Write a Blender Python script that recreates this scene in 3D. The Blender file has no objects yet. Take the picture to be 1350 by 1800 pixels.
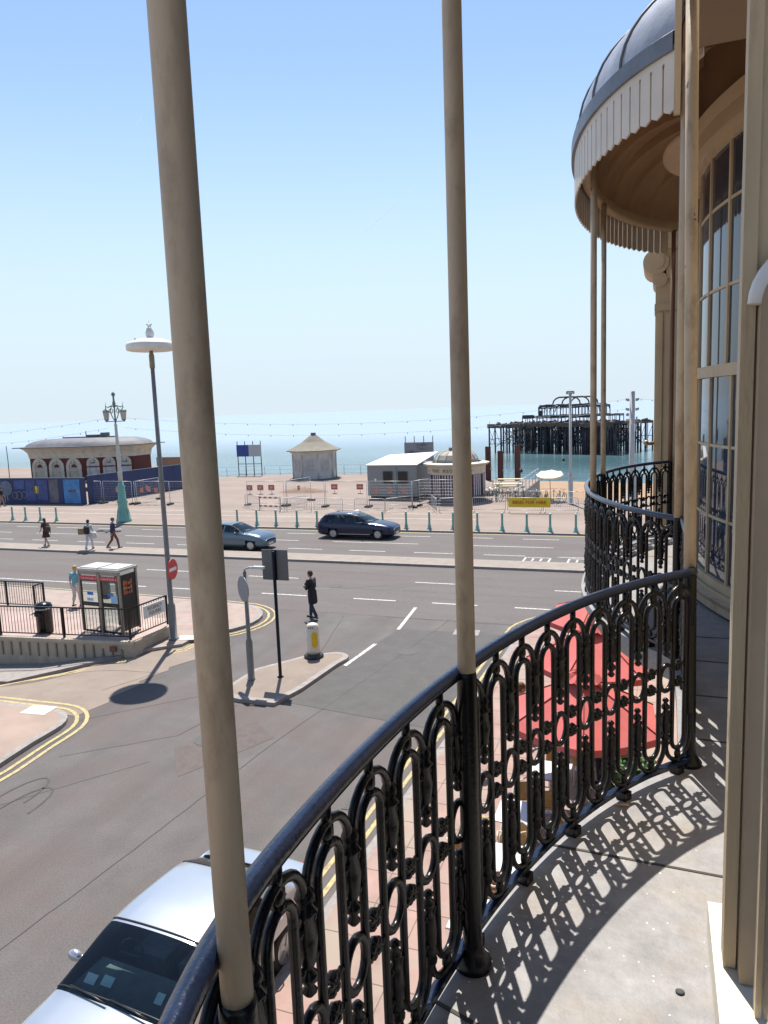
import bpy, math, random
from mathutils import Vector, Matrix, Euler
S = bpy.context.scene
C = S.collection
R = math.radians
rng = random.Random(7)
# ------------------------------------------------------------------ camera, sky, sun, exposure
PITCH = math.atan(180.2 / 1300.0); ROLL = R(2.15); YAW = R(20.4)
fh = Vector((-math.sin(YAW), math.cos(YAW), 0)); r0 = Vector((math.cos(YAW), math.sin(YAW), 0)); zz = Vector((0, 0, 1))
Fw = fh * math.cos(PITCH) - zz * math.sin(PITCH); u0 = fh * math.sin(PITCH) + zz * math.cos(PITCH)
Rt = r0 * math.cos(ROLL) - u0 * math.sin(ROLL); Up = r0 * math.sin(ROLL) + u0 * math.cos(ROLL)
cd = bpy.data.cameras.new('camera'); cam = bpy.data.objects.new('camera', cd); C.objects.link(cam)
m3 = Matrix((Rt, Up, -Fw)).transposed().to_4x4(); m3.translation = Vector((0, 0, 7.5)); cam.matrix_world = m3
cd.sensor_fit = 'VERTICAL'; cd.sensor_height = 24.0; cd.lens = 24.0 * 1300 / 1800
cd.clip_start = 0.05; cd.clip_end = 60000
S.camera = cam
SUN_EL, SUN_AZ = 65.0, -24.0          # degrees; azimuth from +Y (sea) towards -X
w = bpy.data.worlds.new('World'); S.world = w; w.use_nodes = True
nt = w.node_tree; nt.nodes.clear()
sky = nt.nodes.new('ShaderNodeTexSky'); sky.sky_type = 'NISHITA'; sky.sun_disc = False
sky.sun_elevation = R(SUN_EL); sky.sun_rotation = R(SUN_AZ); sky.air_density = 1.0; sky.dust_density = 0.1; sky.ozone_density = 0.6
bg = nt.nodes.new('ShaderNodeBackground'); bg.inputs[1].default_value = 0.118
wo = nt.nodes.new('ShaderNodeOutputWorld')
# pale sea haze low in the sky
tcw = nt.nodes.new('ShaderNodeTexCoord'); sxw = nt.nodes.new('ShaderNodeSeparateXYZ'); nt.links.new(tcw.outputs['Generated'], sxw.inputs[0])
mrw = nt.nodes.new('ShaderNodeMapRange'); mrw.interpolation_type = 'SMOOTHSTEP'; mrw.inputs[1].default_value = 0.0; mrw.inputs[2].default_value = 0.43; mrw.inputs[3].default_value = 0.96; mrw.inputs[4].default_value = 0.0
nt.links.new(sxw.outputs[2], mrw.inputs[0]); mxw = nt.nodes.new('ShaderNodeMix'); mxw.data_type = 'RGBA'; mxw.inputs[7].default_value = (3.75, 4.46, 5.05, 1)
nt.links.new(mrw.outputs[0], mxw.inputs[0]); nt.links.new(sky.outputs[0], mxw.inputs[6])
nt.links.new(mxw.outputs[2], bg.inputs[0]); nt.links.new(bg.outputs[0], wo.inputs[0])
sl = bpy.data.lights.new('sun', 'SUN'); sl.energy = 5.0; sl.angle = R(0.5); sl.color = (1, 0.95, 0.87)
so = bpy.data.objects.new('sun', sl); C.objects.link(so)
sd = Vector((math.sin(R(SUN_AZ)) * math.cos(R(SUN_EL)), math.cos(R(SUN_AZ)) * math.cos(R(SUN_EL)), math.sin(R(SUN_EL))))
so.rotation_euler = sd.to_track_quat('Z', 'Y').to_euler(); so.location = (0, 0, 60)
S.view_settings.view_transform = 'Standard'; S.view_settings.look = 'None'; S.view_settings.exposure = 0.65; S.view_settings.gamma = 1.0
S.render.resolution_x = 768; S.render.resolution_y = 1024

# ------------------------------------------------------------------ materials
MATS = {}
def mat(name, col, rough=0.6, metal=0.0, var=0.12, scale=6.0, bump=0.0, bscale=40.0, spec=0.5, coat=0.0, stain=None, stain_scale=3.0, stain_lo=0.55, stain_hi=0.72, stain_amt=0.8, stretch=(1, 1, 1), speck=None, speck_scale=60.0, speck_size=0.12, grain=0.0, grain_scale=45.0, chips=None, chip_scale=17.0, streak=0.0):
    if name in MATS: return MATS[name]
    m = bpy.data.materials.new(name); m.use_nodes = True; MATS[name] = m
    t = m.node_tree; N = t.nodes; L = t.links; b = N['Principled BSDF']
    b.inputs['Roughness'].default_value = rough; b.inputs['Metallic'].default_value = metal
    b.inputs['Specular IOR Level'].default_value = spec; b.inputs['Coat Weight'].default_value = coat
    tc = N.new('ShaderNodeTexCoord'); mp = N.new('ShaderNodeMapping'); mp.inputs['Scale'].default_value = stretch
    oi = N.new('ShaderNodeObjectInfo'); av = N.new('ShaderNodeVectorMath'); av.operation = 'MULTIPLY_ADD'; av.inputs[1].default_value = (1.37, 1.73, 0.41); L.new(oi.outputs['Location'], av.inputs[0]); L.new(tc.outputs['Object'], av.inputs[2])
    L.new(av.outputs[0], mp.inputs['Vector'])
    def noise(sc, det=6.0, ro=0.6):
        n = N.new('ShaderNodeTexNoise'); n.inputs['Scale'].default_value = sc; n.inputs['Detail'].default_value = det; n.inputs['Roughness'].default_value = ro
        L.new(mp.outputs[0], n.inputs['Vector']); return n
    def mixc(fac, a, bb):
        x = N.new('ShaderNodeMix'); x.data_type = 'RGBA'
        for sock, v in ((x.inputs[0], fac), (x.inputs[6], a), (x.inputs[7], bb)):
            if hasattr(v, 'links') or hasattr(v, 'is_linked'): L.new(v, sock)
            else: sock.default_value = v
        return x.outputs[2]
    c4 = lambda c, k=1.0: (min(1, c[0] * k), min(1, c[1] * k), min(1, c[2] * k), 1)
    n1 = noise(scale)
    rp = N.new('ShaderNodeMapRange'); rp.inputs[1].default_value = 0.3; rp.inputs[2].default_value = 0.7; L.new(n1.outputs[0], rp.inputs[0])
    out = mixc(rp.outputs[0], c4(col, 1 - var), c4(col, 1 + var))
    if stain:
        n2 = noise(stain_scale, 8.0, 0.65)
        r2 = N.new('ShaderNodeMapRange'); r2.inputs[1].default_value = stain_lo; r2.inputs[2].default_value = stain_hi; r2.inputs[4].default_value = stain_amt
        L.new(n2.outputs[0], r2.inputs[0]); out = mixc(r2.outputs[0], out, c4(stain))
    if speck:
        v = N.new('ShaderNodeTexVoronoi'); v.inputs['Scale'].default_value = speck_scale; L.new(mp.outputs[0], v.inputs['Vector'])
        n3 = noise(speck_scale * 0.12, 2.0)
        ad = N.new('ShaderNodeMath'); ad.operation = 'MULTIPLY'; L.new(n3.outputs[0], ad.inputs[0]); ad.inputs[1].default_value = speck_size * 2
        lt = N.new('ShaderNodeMath'); lt.operation = 'LESS_THAN'; L.new(v.outputs['Distance'], lt.inputs[0]); L.new(ad.outputs[0], lt.inputs[1])
        gt = N.new('ShaderNodeMath'); gt.operation = 'GREATER_THAN'
        sep = N.new('ShaderNodeSeparateColor'); L.new(v.outputs['Color'], sep.inputs[0]); L.new(sep.outputs[0], gt.inputs[0]); gt.inputs[1].default_value = 0.88
        mu = N.new('ShaderNodeMath'); mu.operation = 'MULTIPLY'; L.new(lt.outputs[0], mu.inputs[0]); L.new(gt.outputs[0], mu.inputs[1])
        out = mixc(mu.outputs[0], out, c4(speck))
    if chips:
        nc = noise(chip_scale, 4.0, 0.55); rc = N.new('ShaderNodeMapRange'); rc.inputs[1].default_value = 0.685; rc.inputs[2].default_value = 0.70; L.new(nc.outputs[0], rc.inputs[0]); out = mixc(rc.outputs[0], out, c4(chips))
    if streak:
        ms = N.new('ShaderNodeMapping'); ms.inputs['Scale'].default_value = (1.1, 0.05, 1); ms.inputs['Rotation'].default_value = (0, 0, -0.04); L.new(tc.outputs['Object'], ms.inputs[0]); ns = N.new('ShaderNodeTexNoise'); ns.inputs['Scale'].default_value = 0.9; ns.inputs['Detail'].default_value = 5; L.new(ms.outputs[0], ns.inputs[0])
        rs_ = N.new('ShaderNodeMapRange'); rs_.inputs[1].default_value = 0.32; rs_.inputs[2].default_value = 0.68; rs_.inputs[3].default_value = 1 - streak; rs_.inputs[4].default_value = 1 + streak; L.new(ns.outputs[0], rs_.inputs[0])
        vs_ = N.new('ShaderNodeVectorMath'); vs_.operation = 'SCALE'; L.new(out, vs_.inputs[0]); L.new(rs_.outputs[0], vs_.inputs['Scale']); out = vs_.outputs[0]
    if grain:
        ng = noise(grain_scale, 3.0, 0.7); rg = N.new('ShaderNodeMapRange'); rg.inputs[1].default_value = 0.25; rg.inputs[2].default_value = 0.75; rg.inputs[3].default_value = 1 - grain; rg.inputs[4].default_value = 1 + grain; L.new(ng.outputs[0], rg.inputs[0])
        mg = N.new('ShaderNodeVectorMath'); mg.operation = 'SCALE'; L.new(out, mg.inputs[0]); L.new(rg.outputs[0], mg.inputs['Scale']); out = mg.outputs[0]
    L.new(out, b.inputs['Base Color'])
    if bump:
        nb = noise(bscale, 5.0); bp = N.new('ShaderNodeBump'); bp.inputs['Strength'].default_value = bump; bp.inputs['Distance'].default_value = 0.02
        L.new(nb.outputs[0], bp.inputs['Height']); L.new(bp.outputs[0], b.inputs['Normal'])
    return m
def glass(name, tint=(0.75, 0.85, 0.85), clear=0.75, rough=0.02):
    if name in MATS: return MATS[name]
    m = bpy.data.materials.new(name); m.use_nodes = True; MATS[name] = m
    t = m.node_tree; N = t.nodes; L = t.links; N.clear()
    o = N.new('ShaderNodeOutputMaterial'); tr = N.new('ShaderNodeBsdfTransparent'); tr.inputs[0].default_value = (tint[0] * clear, tint[1] * clear, tint[2] * clear, 1)
    gl = N.new('ShaderNodeBsdfGlossy'); gl.inputs['Roughness'].default_value = rough
    fr = N.new('ShaderNodeFresnel'); fr.inputs[0].default_value = 1.6
    mx = N.new('ShaderNodeMixShader'); L.new(fr.outputs[0], mx.inputs[0]); L.new(tr.outputs[0], mx.inputs[1]); L.new(gl.outputs[0], mx.inputs[2]); L.new(mx.outputs[0], o.inputs[0])
    return m

# ------------------------------------------------------------------ mesh builder
class MB:
    def __init__(s): s.v = []; s.f = []; s.mi = []; s.sm = []; s.cur = 0; s.M = Matrix.Identity(4)
    def add(s, vs, fs, smooth=False):
        o = len(s.v); s.v += [tuple(s.M @ Vector(p)) for p in vs]
        for f in fs: s.f.append([o + i for i in f]); s.mi.append(s.cur); s.sm.append(smooth)
        return s
    def box(s, c, d, rz=0.0, ry=0.0, rx=0.0):
        M = Matrix.Translation(Vector(c)) @ Euler((rx, ry, rz)).to_matrix().to_4x4()
        h = [x / 2 for x in d]
        vs = [M @ Vector((sx * h[0], sy * h[1], sz * h[2])) for sz in (-1, 1) for sy in (-1, 1) for sx in (-1, 1)]
        return s.add(vs, [(0, 2, 3, 1), (4, 5, 7, 6), (0, 1, 5, 4), (2, 6, 7, 3), (0, 4, 6, 2), (1, 3, 7, 5)])
    def bx(s, x0, x1, y0, y1, z0, z1): return s.box(((x0 + x1) / 2, (y0 + y1) / 2, (z0 + z1) / 2), (abs(x1 - x0), abs(y1 - y0), abs(z1 - z0)))
    def bar(s, p0, p1, wd, ht=None):
        a, b = Vector(p0), Vector(p1); d = b - a; ht = ht or wd
        q = d.to_track_quat('Y', 'Z').to_matrix().to_4x4(); M = Matrix.Translation((a + b) / 2) @ q
        vs = [M @ Vector((sx * wd / 2, sy * d.length / 2, sz * ht / 2)) for sz in (-1, 1) for sy in (-1, 1) for sx in (-1, 1)]
        return s.add(vs, [(0, 2, 3, 1), (4, 5, 7, 6), (0, 1, 5, 4), (2, 6, 7, 3), (0, 4, 6, 2), (1, 3, 7, 5)])
    def tube(s, pts, r, n=8, closed=False, caps=True, ref=None, sq=None):
        P = [Vector(p) for p in pts]; k = len(P)
        rs = r if isinstance(r, (list, tuple)) else [r] * k
        vs = []; prev = None
        for i in range(k):
            if closed: t = P[(i + 1) % k] - P[i - 1]
            else: t = P[min(i + 1, k - 1)] - P[max(i - 1, 0)]
            t = t.normalized() if t.length > 1e-9 else Vector((0, 0, 1))
            if prev is None:
                u = Vector(ref) if ref else (Vector((0, 0, 1)) if abs(t.z) < 0.9 else Vector((1, 0, 0)))
            else: u = prev
            u = (u - t * u.dot(t)).normalized(); prev = u; vv = t.cross(u)
            for j in range(n):
                a = 2 * math.pi * j / n
                vs.append(P[i] + (u * math.cos(a) * (sq or 1.0) + vv * math.sin(a)) * rs[i])
        fs = []
        for i in range(k if closed else k - 1):
            a = i * n; b = ((i + 1) % k) * n
            for j in range(n): fs.append((a + j, a + (j + 1) % n, b + (j + 1) % n, b + j))
        s.add(vs, fs, True)
        if caps and not closed:
            o = len(s.v) - len(vs)
            s.f.append([o + j for j in reversed(range(n))]); s.mi.append(s.cur); s.sm.append(False)
            s.f.append([o + (k - 1) * n + j for j in range(n)]); s.mi.append(s.cur); s.sm.append(False)
        return s
    def cyl(s, p0, p1, r0, r1=None, n=16): return s.tube([p0, p1], [r0, r0 if r1 is None else r1], n)
    def lathe(s, prof, c=(0, 0, 0), n=16, smooth=True):
        vs = []; k = len(prof)
        for (r, z) in prof:
            for j in range(n):
                a = 2 * math.pi * j / n; vs.append((c[0] + r * math.cos(a), c[1] + r * math.sin(a), c[2] + z))
        fs = [(i * n + j, i * n + (j + 1) % n, (i + 1) * n + (j + 1) % n, (i + 1) * n + j) for i in range(k - 1) for j in range(n)]
        fs.append(tuple(reversed(range(n)))); fs.append(tuple((k - 1) * n + j for j in range(n)))
        return s.add(vs, fs, smooth)
    def ball(s, c, r, n=12, sc=(1, 1, 1)):
        k = n // 2 + 1; vs = []; fs = []
        for i in range(k):
            th = math.pi * i / (k - 1)
            for j in range(n):
                a = 2 * math.pi * j / n
                vs.append((c[0] + r * sc[0] * math.sin(th) * math.cos(a), c[1] + r * sc[1] * math.sin(th) * math.sin(a), c[2] + r * sc[2] * math.cos(th)))
        for i in range(k - 1):
            for j in range(n): fs.append((i * n + j, (i + 1) * n + j, (i + 1) * n + (j + 1) % n, i * n + (j + 1) % n))
        return s.add(vs, fs, True)
    def prism(s, poly, z0, z1):
        n = len(poly); vs = [(p[0], p[1], z0) for p in poly] + [(p[0], p[1], z1) for p in poly]
        fs = [tuple(reversed(range(n))), tuple(range(n, 2 * n))] + [(i, (i + 1) % n, n + (i + 1) % n, n + i) for i in range(n)]
        return s.add(vs, fs)
    def vprism(s, poly, origin, ux, t):
        """outline poly (u, z) in the vertical plane along ux through origin, thickness t to the left of ux"""
        ux = Vector(ux).normalized(); nn = Vector((-ux.y, ux.x, 0)); o = Vector(origin); n = len(poly)
        vs = [o + ux * p[0] + zz * p[1] for p in poly] + [o + ux * p[0] + zz * p[1] + nn * t for p in poly]
        fs = [tuple(range(n)), tuple(reversed(range(n, 2 * n)))] + [(i, n + i, n + (i + 1) % n, (i + 1) % n) for i in range(n)]
        return s.add(vs, fs)
    def sheet(s, poly, z): return s.add([(p[0], p[1], z) for p in poly], [tuple(range(len(poly)))])
    def grid(s, rows, smooth=True, closed=False):
        k = len(rows); n = len(rows[0]); vs = [p for r in rows for p in r]
        fs = []
        for i in range(k - 1):
            for j in range(n if closed else n - 1): fs.append((i * n + j, i * n + (j + 1) % n, (i + 1) * n + (j + 1) % n, (i + 1) * n + j))
        return s.add(vs, fs, smooth)
    def mesh(s, name, mats):
        me = bpy.data.meshes.new(name); me.from_pydata(s.v, [], s.f)
        for m in (mats if isinstance(mats, (list, tuple)) else [mats]): me.materials.append(m)
        me.polygons.foreach_set('material_index', s.mi); me.polygons.foreach_set('use_smooth', s.sm)
        me.update(); return me
    def build(s, name, mats, parent=None, loc=(0, 0, 0), rz=0.0):
        o = bpy.data.objects.new(name, s.mesh(name, mats)); C.objects.link(o); o.location = loc; o.rotation_euler = (0, 0, rz)
        if parent: o.parent = parent
        return o
def tag(o, label=None, cat=None, group=None, kind=None):
    for k, v in (('label', label), ('category', cat), ('group', group), ('kind', kind)):
        if v: o[k] = v
    return o
def thing(name, label, cat, loc=(0, 0, 0), rz=0.0, group=None):
    o = bpy.data.objects.new(name, None); C.objects.link(o); o.empty_display_size = 0.2
    o.location = loc; o.rotation_euler = (0, 0, rz); return tag(o, label, cat, group)
def struct(o): o['kind'] = 'structure'; return o
def inst(name, me, parent, loc=(0, 0, 0), rz=0.0, sc=None):
    o = bpy.data.objects.new(name, me); C.objects.link(o); o.parent = parent; o.location = loc; o.rotation_euler = (0, 0, rz)
    if sc: o.scale = sc
    return o
def copy_tree(root, loc=None, rz=None, label=None, parent=None):
    c = root.copy(); C.objects.link(c)
    if parent: c.parent = parent
    if loc is not None: c.location = loc
    if rz is not None: c.rotation_euler = (0, 0, rz)
    if label: c['label'] = label
    for ch in root.children: copy_tree(ch, parent=c)
    return c
def text(name, body, size, m, parent, loc, rot, align='CENTER', ext=0.002, sx=1.0):
    cu = bpy.data.curves.new(name, 'FONT'); cu.body = body; cu.size = size; cu.align_x = align; cu.align_y = 'CENTER'; cu.extrude = ext; cu.resolution_u = 3
    tmp = bpy.data.objects.new(name + '_curve', cu); C.objects.link(tmp)
    dg = bpy.context.evaluated_depsgraph_get(); me = bpy.data.meshes.new_from_object(tmp.evaluated_get(dg)); bpy.data.objects.remove(tmp)
    me.materials.clear(); me.materials.append(m)
    o = bpy.data.objects.new(name, me); C.objects.link(o); o.location = loc; o.rotation_euler = rot; o.scale = (sx, 1, 1)
    if parent: o.parent = parent
    return o
def arcpts(cx, cz, r, a0, a1, n, y=0.0, rz=None):
    return [(cx + r * math.cos(R(a0 + (a1 - a0) * i / n)), y, cz + (rz or r) * math.sin(R(a0 + (a1 - a0) * i / n))) for i in range(n + 1)]
ORD = ['first', 'second', 'third', 'fourth', 'fifth', 'sixth', 'seventh', 'eighth', 'ninth', 'tenth', 'eleventh', 'twelfth', 'thirteenth', 'fourteenth', 'fifteenth', 'sixteenth', 'seventeenth', 'eighteenth', 'nineteenth', 'twentieth']

# ------------------------------------------------------------------ palette
CREAM = mat('cream_post_paint', (0.50, 0.395, 0.27), 0.55, var=0.10, scale=4, stain=(0.25, 0.18, 0.115), stain_scale=15, stain_lo=0.49, stain_hi=0.66, stain_amt=0.6, stretch=(1, 1, 0.4), bump=0.12, bscale=30, chips=(0.07, 0.06, 0.05), chip_scale=24)
WALLC = mat('cream_wall_paint', (0.52, 0.40, 0.25), 0.65, var=0.08, scale=2.5, stain=(0.26, 0.19, 0.12), stain_scale=4, stain_lo=0.60, stain_hi=0.85, stain_amt=0.5, bump=0.12, bscale=30)
BLACK = mat('black_gloss_paint', (0.006, 0.0055, 0.006), 0.25, var=0.3, scale=30, bump=0.12, bscale=60, spec=0.32)
NAVY = mat('blue_black_rail_paint', (0.008, 0.014, 0.034), 0.17, var=0.3, scale=30, bump=0.12, bscale=50, spec=0.5)
LEAD = mat('weathered_lead', (0.28, 0.30, 0.345), 0.42, var=0.22, scale=3.5, bump=0.2, bscale=12, spec=0.6, stain=(0.12, 0.13, 0.16), stain_scale=5, stain_amt=0.5)
WOODP = mat('peeling_painted_wood', (0.53, 0.41, 0.26), 0.7, var=0.10, scale=9, chips=(0.13, 0.075, 0.045), chip_scale=10, stain=(0.30, 0.21, 0.13), stain_scale=8, stain_lo=0.55, stain_hi=0.75, stretch=(1, 1, 0.25), bump=0.3, bscale=50)
SLAB = mat('balcony_lead_floor', (0.2332, 0.2244, 0.2244), 0.6, var=0.2, scale=7, stain=(0.2640, 0.2200, 0.1672), stain_scale=2.1, stain_lo=0.50, stain_hi=0.70, stain_amt=0.7, speck=(0.55, 0.53, 0.5), speck_scale=48, speck_size=0.14, bump=0.3, bscale=25, grain=0.12, grain_scale=30)
ASPH = None
WHITEP = mat('white_road_paint', (0.50, 0.485, 0.455), 0.75, var=0.2, scale=12, stain=(0.13, 0.12, 0.115), stain_scale=11, stain_lo=0.48, stain_hi=0.62, stain_amt=0.8)
YELLP = mat('yellow_road_paint', (0.42, 0.33, 0.15), 0.75, var=0.15, scale=10, stain=(0.14, 0.125, 0.11), stain_scale=9, stain_lo=0.5, stain_hi=0.66, stain_amt=0.75)
KERB = mat('granite_kerb', (0.2550, 0.2295, 0.2125), 0.8, var=0.2, scale=6, bump=0.2)
PINK = mat('pinkish_paving', (0.2890, 0.2125, 0.1827), 0.85, var=0.16, scale=2.2, stain=(0.3060, 0.2635, 0.2210), stain_scale=1.2, stain_lo=0.45, stain_hi=0.65)
STEEL = mat('galvanised_steel', (0.42, 0.43, 0.44), 0.45, metal=0.5, var=0.12)
DKGREY = mat('dark_grey_metal', (0.10, 0.105, 0.11), 0.45, var=0.1)
GREYP = mat('grey_pole_paint', (0.17, 0.17, 0.165), 0.5, var=0.15)
WHITE = mat('white_paint', (0.72, 0.71, 0.68), 0.5, var=0.05)
TEAL = mat('turquoise_paint', (0.16, 0.36, 0.31), 0.5, var=0.12, scale=8)
RUBBER = mat('black_rubber', (0.02, 0.02, 0.02), 0.8, var=0.2)
RED = mat('red_enamel', (0.55, 0.03, 0.03), 0.35, var=0.08)
DARK = mat('dark_interior', (0.012, 0.012, 0.014), 0.8, var=0.2)
CONC = mat('weathered_concrete', (0.36, 0.32, 0.26), 0.85, var=0.15, scale=3, stain=(0.18, 0.14, 0.10), stain_scale=2.5, stain_lo=0.55, stain_hi=0.8, stain_amt=0.6, stretch=(1, 1, 0.3))
# ------------------------------------------------------------------ setting: ground, roads, pavements, promenade, beach, sea
ROAD = mat('asphalt', (0.1000, 0.0890, 0.0850), 0.85, var=0.13, scale=1.1, stain=(0.1032, 0.0828, 0.0762), stain_scale=0.42, stain_lo=0.47, stain_hi=0.60, stain_amt=0.9, speck=(0.30, 0.29, 0.28), speck_scale=9, speck_size=0.035, bump=0.5, bscale=55, grain=0.30, grain_scale=34, streak=0.12)
ROADB = mat('asphalt_main_road', (0.1080, 0.0930, 0.0870), 0.85, var=0.10, scale=1.4, stain=(0.1020, 0.0780, 0.0732), stain_scale=0.4, stain_lo=0.5, stain_hi=0.6, stain_amt=0.6, bump=0.4, bscale=50, stretch=(0.25, 1, 1), grain=0.2, grain_scale=22)
PATCH = mat('red_worn_asphalt', (0.1032, 0.0828, 0.0768), 0.9, var=0.15, scale=4, bump=0.4, bscale=50, grain=0.28, grain_scale=38)
DPATCH = mat('dark_repair_asphalt', (0.0768, 0.0714, 0.0690), 0.85, var=0.12, scale=2, bump=0.4, bscale=50, grain=0.28, grain_scale=38)
BEIGE = mat('beige_worn_asphalt', (0.2214, 0.1763, 0.1435), 0.9, var=0.10, scale=1.5, stain=(0.1722, 0.1394, 0.1230), stain_scale=0.8, bump=0.3, bscale=50)
PROM = mat('promenade_asphalt', (0.245, 0.19, 0.158), 0.9, var=0.13, scale=0.35, stain=(0.1997, 0.1573, 0.1318), stain_scale=0.22, stain_lo=0.48, stain_hi=0.62, stain_amt=0.75, stretch=(0.35, 1, 1), bump=0.2)
SHING = mat('beach_shingle', (0.30, 0.195, 0.115), 0.95, var=0.2, scale=0.6, bump=0.6, bscale=8, stretch=(0.5, 1, 1))
MEDIAN = mat('median_concrete', (0.2550, 0.2125, 0.1785), 0.9, var=0.12, scale=2)
def smooth01(t): t = max(0, min(1, t)); return t * t * (3 - 2 * t)
def gh(x, y):
    if not (-30 < x < -12 and 13 < y < 23): return gh0(x, y)
    fx, fy = (x + 28) / .5, (y - 13.5) / .5; i, j = math.floor(fx), math.floor(fy); u, v = fx - i, fy - j; q = lambda a, c: gh0(-28 + .5 * a, 13.5 + .5 * c)
    return q(i, j) * (1 - u) * (1 - v) + q(i + 1, j) * u * (1 - v) + q(i, j + 1) * (1 - u) * v + q(i + 1, j + 1) * u * v
def gh0(x, y): return -0.66 * smooth01((-14.9 - x) / 5.4) * smooth01((y - 14.3) / 2.6) * smooth01((21.5 - y) / 1.5)
b = MB(); xs = [-400, -150, -90, -60, -45, -35, -30] + [-28 + 0.5 * i for i in range(33)] + [-11, -9, -5, 0, 5, 30, 150, 400]
ys = [-60, -30, -10, 0, 6, 10, 12] + [13.5 + 0.5 * i for i in range(18)] + [23, 26, 30, 36, 42.6]
b.grid([[(x, y, gh(x, y)) for x in xs] for y in ys], smooth=True); b.f = [f[::-1] for f in b.f]
struct(b.build('road', ROAD))
def strip(name, m, poly, z, kind=True):
    o = MB().sheet(poly, z).build(name, m); return struct(o)
strip('main_road', ROADB, [(-150, 24.6), (150, 24.6), (150, 33.02), (-150, 33.02)], 0.004)
strip('main_road', ROADB, [(-150, 34.62), (150, 34.62), (150, 42.5), (-150, 42.5)], 0.004)
# surfaces worn into the street
b = MB(); rows = []
for i in range(26):
    y = 14.15 + 0.25 * i
    x1 = [-13.9, -13.85, -13.8, -13.75, -13.7][i % 5] + (0.06 * (i - 13) if i > 13 else 0)
    rows.append([(x1 - t, y, gh(x1 - t, y) + 0.008) for t in [.25 * k_ for k_ in range(29)] + [8, 9, 10, 12]])
b.grid(rows); struct(b.build('access_road', BEIGE))
def blotch(pts, amp=0.14, step=0.12, seed=1):
    q = random.Random(seed); out = []
    for i in range(len(pts)):
        a, c = Vector(pts[i]), Vector(pts[(i + 1) % len(pts)]); n = max(2, int((c - a).length / step)); o = 0
        for j in range(n):
            o = o * .7 + q.uniform(-amp, amp) * .5; out.append(tuple(a.lerp(c, j / n) + Vector((o, -o * .4))))
    return out
strip('worn_patch', PATCH, blotch([(-10.3, 13.3), (-9.4, 12.2), (-8.3, 14.4), (-9.3, 15.2)], .05, .3, 2), 0.005)
strip('repair_patch', DPATCH, blotch([(-9.0, 16.4), (-4.7, 15.8), (-4.3, 23.4), (-8.2, 23.3), (-8.7, 20.0)], .05, .4, 3), 0.0055)
# pavements with kerbs (each kerb is a real step)
def pavement(name, poly, h, m, kw=0.16, base=-0.8):
    n = len(poly); pts = [Vector((p[0], p[1])) for p in poly]
    ar = sum(pts[i].x * pts[(i + 1) % n].y - pts[(i + 1) % n].x * pts[i].y for i in range(n))
    if ar < 0: pts.reverse()
    inn = []
    for i in range(n):
        a = (pts[i] - pts[i - 1]).normalized(); c = (pts[(i + 1) % n] - pts[i]).normalized(); t = (a + c)
        t = t.normalized() if t.length > 1e-6 else a
        nn = Vector((-t.y, t.x)); k = 1 / max(0.4, nn.dot(Vector((-a.y, a.x)))); inn.append(pts[i] + nn * kw * k)
    b = MB(); b.cur = 1
    for i in range(n):
        j = (i + 1) % n; p, q, pi, qi = pts[i], pts[j], inn[i], inn[j]
        b.add([(p.x, p.y, base), (q.x, q.y, base), (q.x, q.y, h - 0.015), (p.x, p.y, h - 0.015)], [(0, 1, 2, 3)])
        b.add([(p.x, p.y, h - 0.015), (q.x, q.y, h - 0.015), (qi.x, qi.y, h), (pi.x, pi.y, h)], [(0, 1, 2, 3)])
    b.cur = 0; b.add([(p.x, p.y, h) for p in inn], [tuple(range(n))])
    return struct(b.build(name, [m, KERB]))
def arc2(cx, cy, r, a0, a1, n=10): return [(cx + r * math.cos(R(a0 + (a1 - a0) * i / n)), cy + r * math.sin(R(a0 + (a1 - a0) * i / n))) for i in range(n + 1)]
FLAGS = mat('pink_flagstones', (0.3060, 0.1997, 0.1700), 0.85, var=0.2, scale=1.3, stain=(0.2890, 0.2465, 0.1997), stain_scale=1.0, stain_lo=0.46, stain_hi=0.6, stain_amt=0.8, bump=0.2)
pavement('pavement', [(3.5, -25), (3.5, 26.6)] + [(-1.2, 26.6)] + arc2(-1.2, 23.6, 3.0, 90, 170, 8) + [(-4.3, 18.4), (-4.62, 9.2), (-4.75, 4), (-4.9, -25)], 0.12, FLAGS)
# paving joints on the cafe pavement
b = MB()
for i in range(40):
    y = -4 + 0.75 * i; b.box((-2.1, y, 0.1215), (4.6, 0.014, 0.003))
for k, x in enumerate((-3.9, -3.2, -2.5, -1.8, -1.1, -0.4)): b.box((x, 10.6, 0.1212), (0.014, 29, 0.003))
struct(b.build('paving_joints', mat('dark_joint', (0.16, 0.12, 0.10), 0.9)))
pavement('pavement', [(-13.35, -25)] + [(-13.48, 11.4), (-13.62, 12.5)] + arc2(-14.7, 13.2, 1.05, 0, 90, 7) + [(-16.4, 14.2), (-30, 14.0), (-60, 14), (-60, -25)], 0.12, mat('worn_pink_paving', (0.2975, 0.2210, 0.1785), 0.85, var=0.14, scale=0.9, stain=(0.2125, 0.1615, 0.1360), stain_scale=0.7, bump=0.15))
pavement('pavement', [(-15.75, 18.72), (-14.6, 19.7)] + arc2(-15.6, 22.7, 2.05, -60, 75, 10) + [(-17, 24.85), (-40, 25.4), (-90, 26.4), (-90, 19), (-15.9, 19)], 0.12, PINK)
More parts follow.
